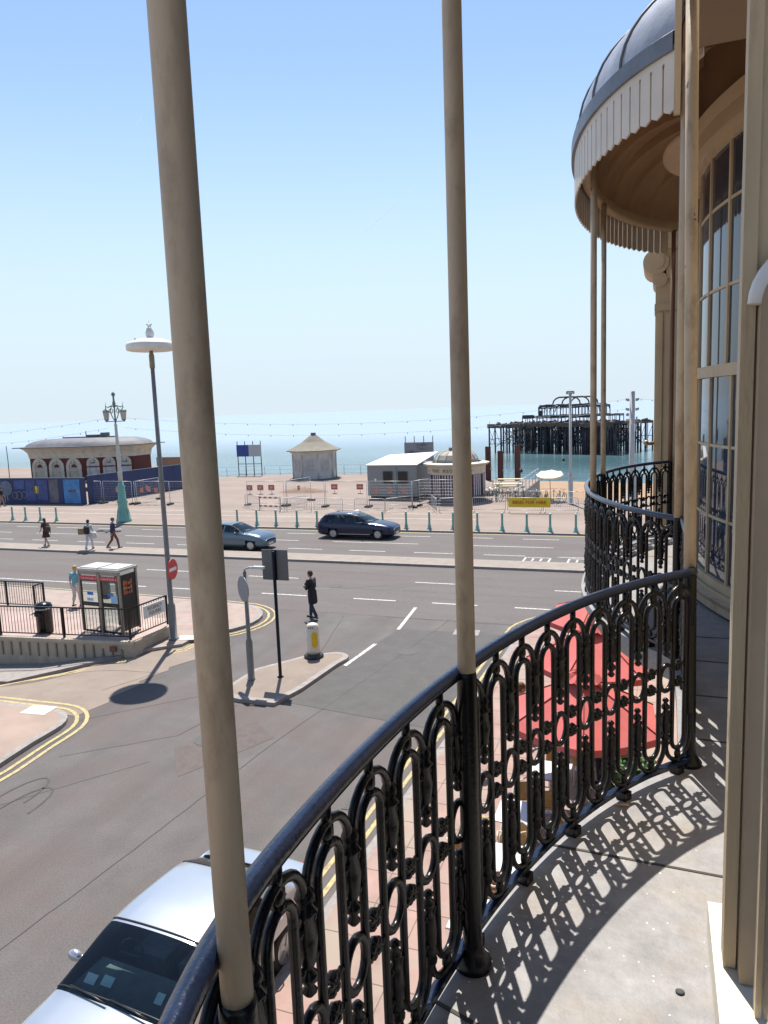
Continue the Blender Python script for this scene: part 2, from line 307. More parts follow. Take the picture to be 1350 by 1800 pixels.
# footway sloping down in front of the subway wall
KL_ = [(-26, 14.6), (-21.5, 15.5), (-18.6, 16.35), (-16.9, 17.65), (-15.7, 18.66)]; WL_ = [(-26, 17.25), (-21.5, 17.8), (-18.6, 18.16), (-16.9, 18.36), (-15.55, 18.75)]
b = MB(); b.grid([[(p[0], p[1], gh(*p) - .3) for p in KL_], [(p[0], p[1], gh(*p) + .11) for p in KL_], [(p[0], p[1] + .12, gh(*p) + .12) for p in KL_], [(p[0], p[1], gh(*p) + .13) for p in WL_]], False); b.f = [f[::-1] for f in b.f]
struct(b.build('pavement', KERB))
pavement('traffic_island', [(-9.2, 16.05), (-8.95, 17.2), (-8.8, 19.2)] + arc2(-9.15, 19.75, 0.45, 0, 120, 5) + [(-10.1, 19.6), (-11.0, 18.2)] + arc2(-10.2, 16.9, 0.85, 170, 285, 7), 0.12, BEIGE)
pavement('median_strip', [(-150, 33.02), (150, 33.02), (150, 34.6), (-150, 34.6)], 0.13, MEDIAN)
pavement('promenade', [(-160, 42.5), (160, 42.5), (160, 58), (-10.5, 58.2), (-10.8, 73.4), (-17.5, 74), (-26, 80.5), (-45, 80), (-51, 77), (-62, 78), (-66, 95), (-160, 95)], 0.12, PROM, base=-7)
b = MB(); rows = []
for y in (40, 60, 75, 90, 110, 128, 137, 150, 170): rows.append([(x, y, -2.4 - max(0, y - 58) * 0.0585 + 0.25 * math.sin(x * 0.11 + y * 0.07)) for x in range(-400, 401, 16)])
b.grid(rows); b.f = [f[::-1] for f in b.f]; struct(b.build('beach', SHING))
for y0_, y1_, k_ in ((44.6, 45.5, 0), (46.9, 47.05, 1), (58.5, 59.4, 0), (49.1, 49.2, 1), (64, 66, 0)):
    strip('promenade_band', mat('promenade_grey_band', (.25, .195, .16), .9, var=.15, scale=.8) if k_ == 0 else WHITEP, [(-47 if y0_ > 50 else -60, y0_), (-11, y0_), (-11, y1_), (-47 if y0_ > 50 else -60, y1_)], .125)
# sea
m = bpy.data.materials.new('sea_water'); m.use_nodes = True; t = m.node_tree; N = t.nodes; L = t.links; bs = N['Principled BSDF']
bs.inputs['Roughness'].default_value = 0.16; bs.inputs['IOR'].default_value = 1.333; bs.inputs['Specular IOR Level'].default_value = 0.5
tc = N.new('ShaderNodeTexCoord'); mp = N.new('ShaderNodeMapping'); mp.inputs['Scale'].default_value = (0.25, 1, 1); L.new(tc.outputs['Object'], mp.inputs[0])
n1 = N.new('ShaderNodeTexNoise'); n1.inputs['Scale'].default_value = 0.03; n1.inputs['Detail'].default_value = 5; L.new(mp.outputs[0], n1.inputs[0])
mr = N.new('ShaderNodeMapRange'); mr.inputs[1].default_value = 0.35; mr.inputs[2].default_value = 0.65; L.new(n1.outputs[0], mr.inputs[0])
mx = N.new('ShaderNodeMix'); mx.data_type = 'RGBA'; mx.inputs[6].default_value = (0.06, 0.12, 0.135, 1); mx.inputs[7].default_value = (0.09, 0.165, 0.19, 1); L.new(mr.outputs[0], mx.inputs[0])
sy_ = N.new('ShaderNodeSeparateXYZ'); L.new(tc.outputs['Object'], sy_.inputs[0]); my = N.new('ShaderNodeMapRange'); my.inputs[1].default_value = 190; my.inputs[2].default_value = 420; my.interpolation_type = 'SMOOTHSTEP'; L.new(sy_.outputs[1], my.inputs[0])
mf = N.new('ShaderNodeMix'); mf.data_type = 'RGBA'; mf.inputs[7].default_value = (0.27, 0.355, 0.48, 1); L.new(my.outputs[0], mf.inputs[0]); L.new(mx.outputs[2], mf.inputs[6]); L.new(mf.outputs[2], bs.inputs['Base Color'])  # far water paled to sky blue, distance haze put into the base colour
n2 = N.new('ShaderNodeTexNoise'); n2.inputs['Scale'].default_value = 0.55; n2.inputs['Detail'].default_value = 6; L.new(mp.outputs[0], n2.inputs[0])
bp = N.new('ShaderNodeBump'); bp.inputs['Strength'].default_value = 0.5; bp.inputs['Distance'].default_value = 0.5; L.new(n2.outputs[0], bp.inputs['Height']); L.new(bp.outputs[0], bs.inputs['Normal'])
MATS['sea'] = m
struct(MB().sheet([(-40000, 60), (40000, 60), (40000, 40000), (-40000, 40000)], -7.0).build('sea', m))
# road markings
b = MB(); yb = MB()
def dash(x0, x1, y, wd=0.11): b.sheet([(x0, y - wd / 2), (x1, y - wd / 2), (x1, y + wd / 2), (x0, y + wd / 2)], 0.009)
x = -60
while x < 8:
    dash(x, x + 2.1, 36.3); dash(x + 1.2, x + 3.2, 41.0); x += 3.7
x = -62
while x < 8: dash(x, x + 5.2, 38.65); x += 7.4
for x0 in (-33.6 - 9, -17.9, -3.8): dash(x0 - 6, x0 - 3.4, 29.9); dash(x0, x0 + 2.6, 29.6)
for x0, x1 in ((-60, -21.5), (-20.2, -17.7), (-15.6, -13.5), (-11.4, -9.6), (-8.1, -6.3), (-4.9, -3.2), (-1, 1)): dash(x0, x1, 26.75, 0.12)
def band(bb, pts, wd, z=0.01):
    P = [Vector((p[0], p[1])) for p in pts]; rows = []
    for i, p in enumerate(P):
        tt = (P[min(i + 1, len(P) - 1)] - P[max(i - 1, 0)]).normalized(); nn = Vector((-tt.y, tt.x)) * wd / 2
        zt = z + gh(p.x, p.y) + (.006 if p.x < -13.7 and 14 < p.y < 20.5 else 0)
        rows.append([(p.x + nn.x, p.y + nn.y, zt), (p.x - nn.x, p.y - nn.y, zt)])
    bb.grid(rows, smooth=False); bb.f = bb.f
for a, c in (((-8.25, 23.15), (-8.53, 26.0)), ((-8.62, 19.35), (-8.46, 21.5))): band(b, [a, c], 0.13)
# bus stop boxes on the far carriageway
for x0 in (-6.0, -3.9):
    for p, q in (((x0, 35.0), (x0 + 1.2, 35.0)), ((x0, 36.0), (x0 + 1.2, 36.0)), ((x0, 35.0), (x0, 36.0)), ((x0 + 1.2, 35.0), (x0 + 1.2, 36.0)), ((x0 + 0.4, 35.2), (x0 + 0.4, 35.8)), ((x0 + 0.8, 35.2), (x0 + 0.8, 35.8))): band(b, [p, q], 0.1)
struct(b.build('white_road_markings', WHITEP))
for dd in (0.22, 0.46):
    band(yb, [(-4.85 - dd, -20), (-4.72 - dd, 4), (-4.62 - dd, 9.2), (-4.3 - dd, 18.4)] + [(p[0], p[1]) for p in arc2(-1.2, 23.6, 3.0 + dd, 170, 92, 8)] + [(0, 26.6 + dd)], 0.085)
    band(yb, [(-13.33 + dd, -20), (-13.45 + dd, 11.4), (-13.6 + dd, 12.6)] + arc2(-14.7, 13.2, 1.05 + dd, 5, 90, 7) + [(-17.5, 14.2 + dd)], 0.10)
    band(yb, [(-26, 14.55 - dd), (-21.5, 15.42 - dd), (-18.6, 16.25 - dd), (-16.8 , 17.6 - dd), (-15.6, 18.55 - dd), (-14.5 + dd * .6, 19.65 - dd * .6)] + arc2(-15.6, 22.7, 2.05 + dd, -58, 75, 10) + [(-17, 24.9 + dd), (-60, 25.9 + dd)], 0.09)
band(yb, [(-150, 42.2), (60, 42.2)], 0.14); band(yb, [(-150, 34.85), (60, 34.85)], 0.10)
struct(yb.build('yellow_road_markings', YELLP))
# tar seams and cracks
b = MB(); CRK = mat('tar_seam', (0.045, 0.042, 0.042), 0.8)
def crack(pts, wd=0.03, wob=0.05, z=0.0085):
    wd *= .42; wob *= .3
    P = []
    for i in range(len(pts) - 1):
        a, c = Vector(pts[i]), Vector(pts[i + 1]); n = max(2, int((c - a).length / 0.35))
        for j in range(n): P.append(a.lerp(c, j / n) + Vector((rng.uniform(-wob, wob), rng.uniform(-wob, wob))))
    P.append(Vector(pts[-1])); band(b, P, wd, z)
crack([(-13.7, 13.9), (-11.2, 16.5), (-9.9, 20.5), (-10.8, 24.4)]); crack([(-12.6, 12.2), (-10.6, 13.9), (-10.2, 15.9)]); crack([(-12.9, 9.2), (-10.4, 12.6)], .025)
crack([(-18, 25.6), (-14, 27.3), (-10, 29.6)]); crack([(-11, 28.0), (-8.4, 30.6)]); crack([(-9.0, 5), (-8.6, 9), (-8.2, 14), (-7.4, 20), (-6.8, 25)], .025, .04)
crack([(-6.6, 31.2), (-30, 31.4)], .025, .03); crack([(-60, 28.2), (4, 28.4)], .025, .03); crack([(-9.2, 24.55), (-3.2, 24.5)], .03, .03)
crack([(-14.5, 15.8), (-13.8, 17.4), (-18, 17.0)], .03, .03)
struct(b.build('tar_seams', CRK))
b = MB(); RUB = mat('tyre_mark', (0.07, 0.065, 0.065), 0.9)
for k, (x, y) in enumerate(((-12.1, 10.4), (-11.7, 10.1))):
    band(b, [(x + 0.35 * math.cos(a) , y + 0.95 * math.sin(a)) for a in [i * 0.4 for i in range(14)]], 0.05, 0.0075)
struct(b.build('tyre_marks', RUB))

GUL = mat('cast_iron_cover', (.06, .058, .056), .7, var=.3, scale=20)
for i_, (x_, y_, r_) in enumerate(((-5.35, 12.2, 0), (-5.2, 19.6, 0), (-9.8, 13.9, 1), (-7.2, 21.0, 1), (-12.7, 9.3, 0), (-13.0, 28.6, 1), (-22, 31.4, 1))):
    b = MB()
    if r_: b.lathe([(.31, 0), (.31, .009), (.02, .011)], n=24, smooth=False)
    else:
        b.box((0, 0, .003), (.42, .42, .012))
        for k_ in range(5): b.box((-.14 + .07 * k_, 0, .0105), (.03, .34, .006))
    struct(b.build('manhole_cover' if r_ else 'drain_grating', GUL, None, (x_, y_, .002)))
# ------------------------------------------------------------------ the terrace: bow-fronted houses with balcony
ZF, ZR = 5.85, 6.75
def bow(d, o=0.0):
    q = min(0.995, abs(d) / 2.6); return -0.605 - o + 1.45 * (1 - math.sqrt(1 - q * q))
def wallx(y):
    best = 1.1
    for yc in (-5.0, 1.1, 7.2, 13.3):
        d = y - yc
        if abs(d) < 2.75: best = min(best, 0.27 + 0.155 * d * d)
    return best
def bow_path(yc, y0, y1, n=60): return [Vector((bow(y0 + (y1 - y0) * i / n - yc), y0 + (y1 - y0) * i / n, 0)) for i in range(n + 1)]
NEARP = bow_path(1.1, -0.55, 3.41, 70)
for p in NEARP:
    if p.y < 1.05: p.x = -0.605 + 0.37 * (1.05 - p.y) ** 2
NEARP[-1] = Vector((0.155, 3.42, 0))
FARP = [Vector((0.155, 3.50, 0)), Vector((0.165, 4.2, 0)), Vector((0.16, 4.90, 0))] + bow_path(7.2, 4.95, 9.45, 70) + [Vector((0.16, 9.5, 0)), Vector((0.16, 9.98, 0))]
house = thing('terrace_house', 'cream bow-fronted seaside terrace with first-floor balcony, tall sash windows and scroll-topped pilaster', 'building', (0.76, 4, 0))
HO = Vector((0.76, 4, 0))
def hb(): 
    q = MB(); q.M = Matrix.Translation(-HO); return q
# slab follows the railing
edge = [(p.x - 0.045, p.y) for p in NEARP] + [(p.x - 0.045, p.y) for p in FARP[1:]]
b = hb()
n = len(edge); back = [(1.5, p[1]) for p in edge]
b.grid([[(p[0], p[1], ZF) for p in edge], [(p[0], p[1], ZF) for p in back]], smooth=False); b.f = [f[::-1] for f in b.f]
b.grid([[(p[0], p[1], ZF) for p in edge], [(p[0], p[1], ZF - 0.07) for p in edge], [(p[0] + 0.05, p[1], ZF - 0.10) for p in edge], [(p[0] + 0.07, p[1], ZF - 0.18) for p in edge], [(1.3, p[1], ZF - 0.18) for p in edge]], smooth=False)
b.build('balcony_slab', SLAB, house)
def sj(p, q, wd=0.012):
    b = hb(); a, c = Vector(p), Vector(q); b.bar((a.x, a.y, ZF + 0.0005), (c.x, c.y, ZF + 0.0005), wd, 0.004); b.build('slab_joint', mat('slab_joint_dark', (0.05, 0.045, 0.04), 0.9), house)
for p, q in (((-0.62, 1.80), (0.45, 1.44)), ((-0.36, 2.63), (0.42, 2.60)), ((0.2, 3.72), (0.7, 3.70)), ((0.17, 4.3), (0.75, 4.3)), ((0.2, 4.9), (0.8, 4.88)), ((-0.05, 5.4), (0.6, 5.42)), ((-0.6, 0.5), (0.4, 0.45)), ((-0.45, 8.2), (0.4, 8.2))): sj(p, q)

# upper wall with window openings: a skin of columns, windows leave gaps
WIN = [(5.15, 7.12), (7.35, 9.25), (-0.95, 1.0)]
NEARWIN = (-1.4, 2.02)
b = hb(); yl = [-3.0 + 0.1 * i for i in range(134)]
WZ0, WZ1 = 6.0, 9.40
ev = sorted(set([round(y, 3) for y in yl] + [5.35, 7.95, 8.15, 9.25, -1.4, 2.02]))
def inwin(y): return any(a < y < c for a, c in ((5.35, 7.95), (8.15, 9.25), NEARWIN))
rowsz = [ZF - 0.3, WZ0, WZ1, 12.5]
for i in range(len(ev) - 1):
    y0, y1 = ev[i], ev[i + 1]; ym = (y0 + y1) / 2; x0, x1 = wallx(y0), wallx(y1)
    if NEARWIN[0] < ym < NEARWIN[1]: zs = [(ZF - 0.3, ZF + 0.1), (10.3, 12.5)]
    elif inwin(ym): zs = [(ZF - 0.3, WZ0), (WZ1, 9.6), (9.6, 12.5)]
    else: zs = [(ZF - 0.3, 12.5)]
    for z0, z1 in zs:
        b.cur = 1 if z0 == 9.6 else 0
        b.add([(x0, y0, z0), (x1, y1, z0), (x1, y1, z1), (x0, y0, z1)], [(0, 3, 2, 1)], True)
b.build('upper_wall', [WALLC, mat('canopy_shade_brown', (0.22, 0.135, 0.07), 0.7, var=.1, scale=2)], house)  # wall over the windows darkened: shade under the canopy put into its colour
# ground floor wall and shopfront
b = hb()
for y0, y1 in ((-3, 4.0), (4.4, 10.4)): b.bx(0.62, 0.9, y0, y1, 4.3, 5.66)
b.bx(0.5, 0.9, 4.0, 4.4, 0.1, 5.66); b.bx(0.5, 0.9, 10.0, 10.4, 0.1, 5.66); b.bx(0.5, 0.62, -3, 10.4, 4.0, 4.3); b.bx(0.62, 0.9, 10.4, 22, 0.1, 12.0); b.bx(0.5, 0.62, 10.4, 22, 3.2, 3.5)
b.build('ground_floor_wall', WALLC, house)
b = hb(); b.bx(0.66, 0.8, -3, 4.0, 0.1, 4.0); b.bx(0.66, 0.8, 4.4, 10.0, 0.1, 4.0); b.build('shopfront', mat('dark_shopfront', (0.03, 0.012, 0.012), 0.3, var=0.2), house)
# band of moulding above the window
def curved_band(x_in, z0, z1, y0, y1, name, m, par, proj):
    q = hb(); rows = []
    k = int((y1 - y0) / 0.08); ys_ = [y0 + (y1 - y0) * i / k for i in range(k + 1)]
    rows = [[(wallx(y) - x_in, y, z0) for y in ys_], [(wallx(y) - proj, y, z0) for y in ys_], [(wallx(y) - proj, y, z0 + (z1 - z0) * 0.55) for y in ys_], [(wallx(y) - proj * 1.6, y, z1) for y in ys_], [(wallx(y) - x_in, y, z1) for y in ys_]]
    q.grid(rows, smooth=False); return q.build(name, m, par)
curved_band(-0.02, WZ1, WZ1 + 0.20, 4.9, 9.6, 'head_moulding', WALLC, house, 0.05)
curved_band(-0.02, ZF + 0.02, WZ0 - 0.03, 4.9, 9.6, 'window_sill', CREAM, house, 0.05)
# sash windows of the far bow
PANE = bpy.data.materials.new('old_window_glass'); PANE.use_nodes = True; pb = PANE.node_tree.nodes['Principled BSDF']
pb.inputs['Base Color'].default_value = (0.035, 0.045, 0.065, 1); pb.inputs['Roughness'].default_value = 0.04; pb.inputs['IOR'].default_value = 1.75
nz = PANE.node_tree.nodes.new('ShaderNodeTexNoise'); nz.inputs['Scale'].default_value = 2.2; bpz = PANE.node_tree.nodes.new('ShaderNodeBump'); bpz.inputs['Strength'].default_value = 0.05; bpz.inputs['Distance'].default_value = 0.05
PANE.node_tree.links.new(nz.outputs[0], bpz.inputs['Height']); PANE.node_tree.links.new(bpz.outputs[0], pb.inputs['Normal'])
LACE = mat('lace_curtain', (0.30, 0.31, 0.32), 0.9, var=0.15, scale=6, stretch=(1, 6, 1))
def sash(y0, y1, bars, name='sash_window'):
    fr = hb(); inx = 0.06
    def vbar(y, z0, z1, wd, dp): x = wallx(y); a = math.atan2(wallx(y + .02) - wallx(y - .02), .04); fr.box((x + inx - dp / 2 + 0.03, y, (z0 + z1) / 2), (dp, wd, z1 - z0), rz=-a)
    k = 14; ys_ = [y0 + (y1 - y0) * i / k for i in range(k + 1)]
    def hbar(z, ht, dp):
        fr.grid([[(wallx(y) + inx + 0.03, y, z - ht / 2) for y in ys_], [(wallx(y) + inx + 0.03 - dp, y, z - ht / 2) for y in ys_], [(wallx(y) + inx + 0.03 - dp, y, z + ht / 2) for y in ys_], [(wallx(y) + inx + 0.03, y, z + ht / 2) for y in ys_]], smooth=False)
    for y in (y0 + 0.03, y1 - 0.03): vbar(y, WZ0, WZ1, 0.07, 0.07)
    for z, ht in ((WZ0 + 0.03, 0.08), (WZ1 - 0.03, 0.07), (7.70, 0.09)): hbar(z, ht, 0.065)
    for z in (7.12, 8.32, 8.93, 6.55): hbar(z, 0.022, 0.04)
    for y in bars: vbar(y - 0.10, WZ0, 7.7, 0.03, 0.045); vbar(y, 7.7, WZ1, 0.03, 0.045)
    f = fr.build(name, WOODP, house)
    g = hb(); g.grid([[(wallx(y) + inx, y, WZ0) for y in ys_], [(wallx(y) + inx, y, WZ1) for y in ys_]], smooth=True); g.build('pane', PANE, f)
    return f
sash(5.35, 7.95, (5.76, 6.2, 6.62, 7.05, 7.5)); sash(8.15, 9.25, (8.5, 8.9))
# scroll-capped pilaster closing the balcony
b = hb(); px0, px1, py0, py1 = -0.02, 0.9, 10.0, 10.62
b.bx(px0, px1, py0, py1, 5.66, 8.95)
for k in range(5): b.bx(px0 + 0.02 + 0.082 * k, px0 + 0.068 + 0.082 * k, py0 - 0.022, py0 + 0.01, 5.9, 8.55)
for k in range(4): b.bx(px0 - 0.02, px0 + 0.01, py0 + 0.06 + 0.14 * k, py0 + 0.14 + 0.14 * k, 5.9, 8.55)
b.build('pilaster_shaft', WALLC, house)
b = hb(); b.bx(px0 - 0.03, px1, py0 - 0.03, py1 + 0.03, 8.58, 8.66)
b.bx(px0 - 0.02, px1, py0 - 0.015, py1 + 0.015, 8.661, 8.95); b.bx(px0 - 0.10, px1, py0 - 0.08, py1 + 0.08, 9.30, 9.42)
b.cyl((px0 - 0.02, py0 - 0.05, 9.16), (px0 - 0.02, py1 + 0.05, 9.16), 0.15, n=24); b.cyl((px0 + 0.0, py0 - 0.062, 9.16), (px0 + 0.0, py0 - 0.045, 9.16), 0.08, n=20)
b.bx(px0 + 0.1, px1, py0 - 0.03, py1 + 0.03, 8.951, 9.30); b.cyl((px0 + 0.03, py0 - 0.04, 8.95), (px0 + 0.03, py1 + 0.04, 8.95), 0.085, n=20)
b.cyl((px0 + 0.44, py0 - 0.05, 9.16), (px0 + 0.44, py0 + 0.3, 9.16), 0.14, n=24)
b.build('pilaster_capital', WALLC, house)
b = hb(); b.bx(px0 - 0.02, px1, py0 - 0.02, py1 + 0.4, 9.421, 11.2); b.bx(px0 - 0.12, px1, py0 - 0.1, py1 + 0.5, 11.2, 11.45); b.bx(px0 - 0.2, px1, py0 - 0.16, py1 + 0.6, 11.45, 11.7); b.build('entablature', WALLC, house)
b = hb(); b.cyl((px0 - 0.03, 9.99, 6.95), (px0 - 0.10, 9.94, 6.95), 0.025, n=10); b.ball((px0 - 0.11, 9.93, 6.96), 0.035); b.build('wall_hook', mat('old_brass', (0.35, 0.27, 0.18), 0.5, metal=0.4), house)
# window reveal beside the camera: boards, panel, sill, sash stile
b = hb(); b.bx(0.187, 0.218, 2.02, 2.09, 5.96, 10.3); b.build('reveal_board', WOODP, house)
b = hb(); b.bx(0.2185, 0.75, 2.045, 2.12, 5.96, 10.3); b.build('reveal_panel', mat('reveal_cream', (0.50, 0.38, 0.235), 0.6, var=0.12, scale=3, stain=(0.20, 0.14, 0.09), stain_scale=5, stain_lo=0.55, stain_hi=0.8, stain_amt=0.6, stretch=(1, 1, .3)), house)
b = hb(); b.bx(0.262, 0.274, 2.03, 2.0449, 5.96, 7.75); b.bx(0.2187, 0.26, 2.035, 2.0448, 7.75, 10.3); b.build('reveal_bead', WOODP, house)
b = hb(); b.bx(0.165, 1.0, -1.4, 2.30, ZF + 0.003, 5.955); b.build('stone_sill', mat('sill_paint', (0.68, 0.62, 0.50), 0.5, var=0.08, bump=.1), house)
b = hb(); b.bx(0.248, 0.262, 1.86, 1.90, 5.956, 10.3); b.build('sash_stile', WOODP, house)
b = hb(); b.bx(0.2625, 0.267, 0.4, 1.86, 6.0, 10.3); b.build('open_sash_pane', PANE, house)
# arched head of the shutter case against the reveal
pl = [(0, 5.96), (0, 7.70)] + [(0.14 - 0.14 * math.cos(R(a)), 7.70 + 0.13 * math.sin(R(a))) for a in range(10, 91, 10)] + [(0.5, 7.83), (0.5, 5.96)]
b = hb(); b.vprism(pl, (0.2225, 1.965, 0), (1, 0, 0), 0.05); b.build('shutter_case', mat('shutter_tan', (0.36, 0.26, 0.165), 0.6, var=0.1, scale=5), house)
b = hb(); cp = [(0.2225 + p[0] - 0.005, 1.985, p[1] + 0.012) for p in pl[1:-2]] + [(0.62, 1.985, 7.842)]
b.tube(cp, 0.022, 8); b.build('shutter_trim', WHITE, house)

# ------------------------------------------------------------------ canopies
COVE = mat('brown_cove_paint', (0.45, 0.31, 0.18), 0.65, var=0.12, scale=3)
def make_canopy(yc, label, y0=-2.31, y1=2.30):
    root = thing('balcony_canopy', label, 'canopy', (0.33, yc, 9.2)); O = Vector((0.33, yc, 9.2))
    def q(): 
        z = MB(); z.M = Matrix.Translation(-O); return z
    K = 66; ds = [y0 + (y1 - y0) * i / K for i in range(K + 1)]
    def P(d, k, z, o=0.1):   # k=0 on the rim, 1 at the wall
        return (bow(d, o) * (1 - k) + (wallx(yc + d * (1 - 0.25 * k)) + .05) * k, yc + d * (1 - 0.25 * k), z)
    prof = [(0.0, 9.57)] + [(1 - math.cos(R(a)), 9.57 + 0.72 * math.sin(R(a))) for a in range(6, 91, 7)]
    b = q(); b.grid([[P(d, k, z) for d in ds] for k, z in prof]); b.f = [f[::-1] for f in b.f]
    b.grid([[P(d, k, z, 0.085) for d in ds] for k, z in [(0, 9.53)] + [(1 - math.cos(R(a)), 9.53 + 0.70 * math.sin(R(a))) for a in range(6, 60, 9)]])
    shell = b.build('lead_roof', LEAD, root)
    for j in range(0, K + 1, 6):
        s = q(); s.tube([P(ds[j], k, z + 0.006) for k, z in prof], 0.013, 6); s.build('standing_seam', mat('lead_seam', (0.10, 0.11, 0.13), 0.5), root)
    s = q(); s.grid([[P(d, 0, 9.60, 0.095) for d in ds], [P(d, 0, 9.585, 0.125) for d in ds], [P(d, 0, 9.485, 0.125) for d in ds], [P(d, 0, 9.485, 0.095) for d in ds]], smooth=False); s.build('lead_flashing', mat('dark_lead', (0.13, 0.145, 0.17), 0.45, var=0.2), root)
    # valance: slotted boards with notched feet
    v = q(); L = 0.0; pts = [Vector(P(d, 0, 0, 0.1)) for d in ds]; acc = [0.0]
    for i in range(K): acc.append(acc[-1] + (pts[i + 1] - pts[i]).length)
    def along(t):
        for i in range(K):
            if acc[i + 1] >= t: return pts[i].lerp(pts[i + 1], (t - acc[i]) / (acc[i + 1] - acc[i]))
        return pts[-1]
    nb = int(acc[-1] / 0.102); wd = acc[-1] / nb
    for i in range(nb):
        a, c = along(i * wd), along((i + 1) * wd); ux = (c - a).normalized(); w_ = (c - a).length; g = 0.007
        pl = [(g, 9.175), (g + .012, 9.165), (w_ / 2 - .012, 9.158), (w_ / 2, 9.15), (w_ / 2 + .012, 9.158), (w_ - g - .012, 9.165), (w_ - g, 9.175), (w_ - g, 9.42), (w_ - g - .004, 9.432), (w_ - g, 9.442), (w_, 9.446), (w_, 9.52), (0, 9.52), (0, 9.446), (g, 9.442), (g + .004, 9.432), (g, 9.42)]
        v.vprism([(q[0], q[1] + (.0 if q[1] < 9.3 else 0)) for q in pl], (a.x, a.y, 0), ux, -0.012)
    v.build('valance', mat('valance_paint', (0.62, 0.56, 0.47), 0.55, var=0.06, scale=4, stain=(.25, .19, .13), stain_scale=9, stain_lo=.62, stain_hi=.8, stain_amt=.5), root)
    # beam carried by the posts, ribbed cove and half-moon soffit
    bm = q(); bm.grid([[P(d, 0, 9.50, -0.04) for d in ds], [P(d, 0, 9.42, -0.045) for d in ds], [P(d, 0, 9.395, -0.01) for d in ds], [P(d, 0, 9.395, 0.03) for d in ds], [P(d, 0, 9.42, 0.05) for d in ds], [P(d, 0, 9.50, 0.05) for d in ds]]); bm.f = [f[::-1] for f in bm.f]; bm.build('canopy_beam', WALLC, root)
    cv = q(); nr = 11
    for j in range(nr):
        sub = [y0 + (y1 - y0) * (j + i / 5) / nr for i in range(6)]
        rows = []
        for a in range(0, 91, 10):
            k = 0.97 * (1 - math.cos(R(a))); z = 9.44 + 0.62 * math.sin(R(a))
            rows.append([P(d, k, z + 0.085 * (i / 5) ** .7 * math.sin(R(min(90, a + 25))), -0.03) for i, d in enumerate(sub)])
        cv.grid(rows)
        if j: cv.grid([[p[-1] for p in prev_], [p[0] for p in rows]], smooth=False)
        prev_ = rows
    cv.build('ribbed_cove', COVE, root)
    sf = q(); hm = [(0.30 - .27 * math.sin(R(a)), yc - .66 * math.cos(R(a))) for a in range(0, 181, 9)]
    sf.prism(hm, 9.545, 9.575); sf.build('half_moon_hood', WALLC, root)
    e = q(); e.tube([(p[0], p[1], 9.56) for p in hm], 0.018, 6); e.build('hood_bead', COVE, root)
    for d in (y0, y1):
        t = q(); x0 = bow(d, 0.1)
        t.grid([[(x0 - .012, yc + d + s * .016, 9.13) for s in (-1, 1)], [(x0 - .012, yc + d + s * .016, 9.62) for s in (-1, 1)], [(x0 + .06, yc + d * .99 + s * .016, 9.75) for s in (-1, 1)], [(x0 + .08, yc + d * .985 + s * .016, 9.13) for s in (-1, 1)]], smooth=False)
        t.bx(x0 - .014, x0 + .022, yc + d - .02, yc + d + .02, 9.13, 9.75)
        t.build('end_board', WOODP, root)
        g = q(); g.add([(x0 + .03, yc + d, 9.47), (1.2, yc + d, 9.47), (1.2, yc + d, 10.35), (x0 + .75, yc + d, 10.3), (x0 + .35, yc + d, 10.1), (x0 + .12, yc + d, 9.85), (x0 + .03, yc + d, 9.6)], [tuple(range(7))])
        g.build('end_panel', MATS['canopy_shade_brown'], root)  # same shade-darkened brown as the wall over the windows
    return root
make_canopy(7.2, 'curved lead-roofed canopy with slotted cream valance over the far bow')
make_canopy(1.1, 'near balcony canopy just above the top of the picture, carried by the tall cream posts')

# ------------------------------------------------------------------ balcony posts
def make_post(p, z1, label, zb=.90):
    root = thing('canopy_post', label, 'post', (p[0], p[1], ZF), 0, 'cream posts carrying the balcony canopies')
    b = MB(); pr = [(0.0255, zb), (0.0255, 1.6), (0.025, 2.4), (0.0245, z1 - ZF)]
    b.lathe([(q[0] * (.9 if zb < .85 else 1), q[1]) for q in pr], n=28); b.build('shaft', mat('rusted_post_paint', (.20, .105, .06), .7, var=.25, scale=6, stretch=(1, 1, .3)) if p[1] > 9 else CREAM, root)
    b = MB(); b.lathe([(0.055, 0.0), (0.055, 0.015), (0.045, 0.03), (0.036, 0.045), (0.030, 0.06), (0.0285, 0.075), (0.0285, zb - .015), (0.0275, zb + .002), (0.0258, zb + .012)], n=24); b.build('black_base', BLACK, root)
    return root
for p, z1, l in (((-0.545, 0.80), 9.41, 'thickest nearest cream post, its black foot cut by the bottom edge of the picture'),
                 ((-0.495, 1.95), 9.41, 'cream post with black base in the middle of the near curved railing'),
                 ((0.155, 3.44), 9.41, 'cream post at the corner where the near railing meets the far one'),
                 ((0.13, 4.93), 9.41, 'cream post just behind the corner post, below the end of the far canopy'),
                 ((-0.49, 6.30), 9.41, 'slim cream post at the left tip of the far curved railing'),
                 ((-0.515, 7.87), 9.41, 'slim cream post right behind the one at the tip of the far railing'),
                 ((0.15, 9.47), 9.41, 'rust-stained post at the far end of the far bow beside the scroll-topped pilaster')):
    o_ = make_post(p, z1, l, .825 if p[1] < 1 else .90)
    if 3 < p[1] < 4: o_.rotation_euler = (0, -.014, 0)

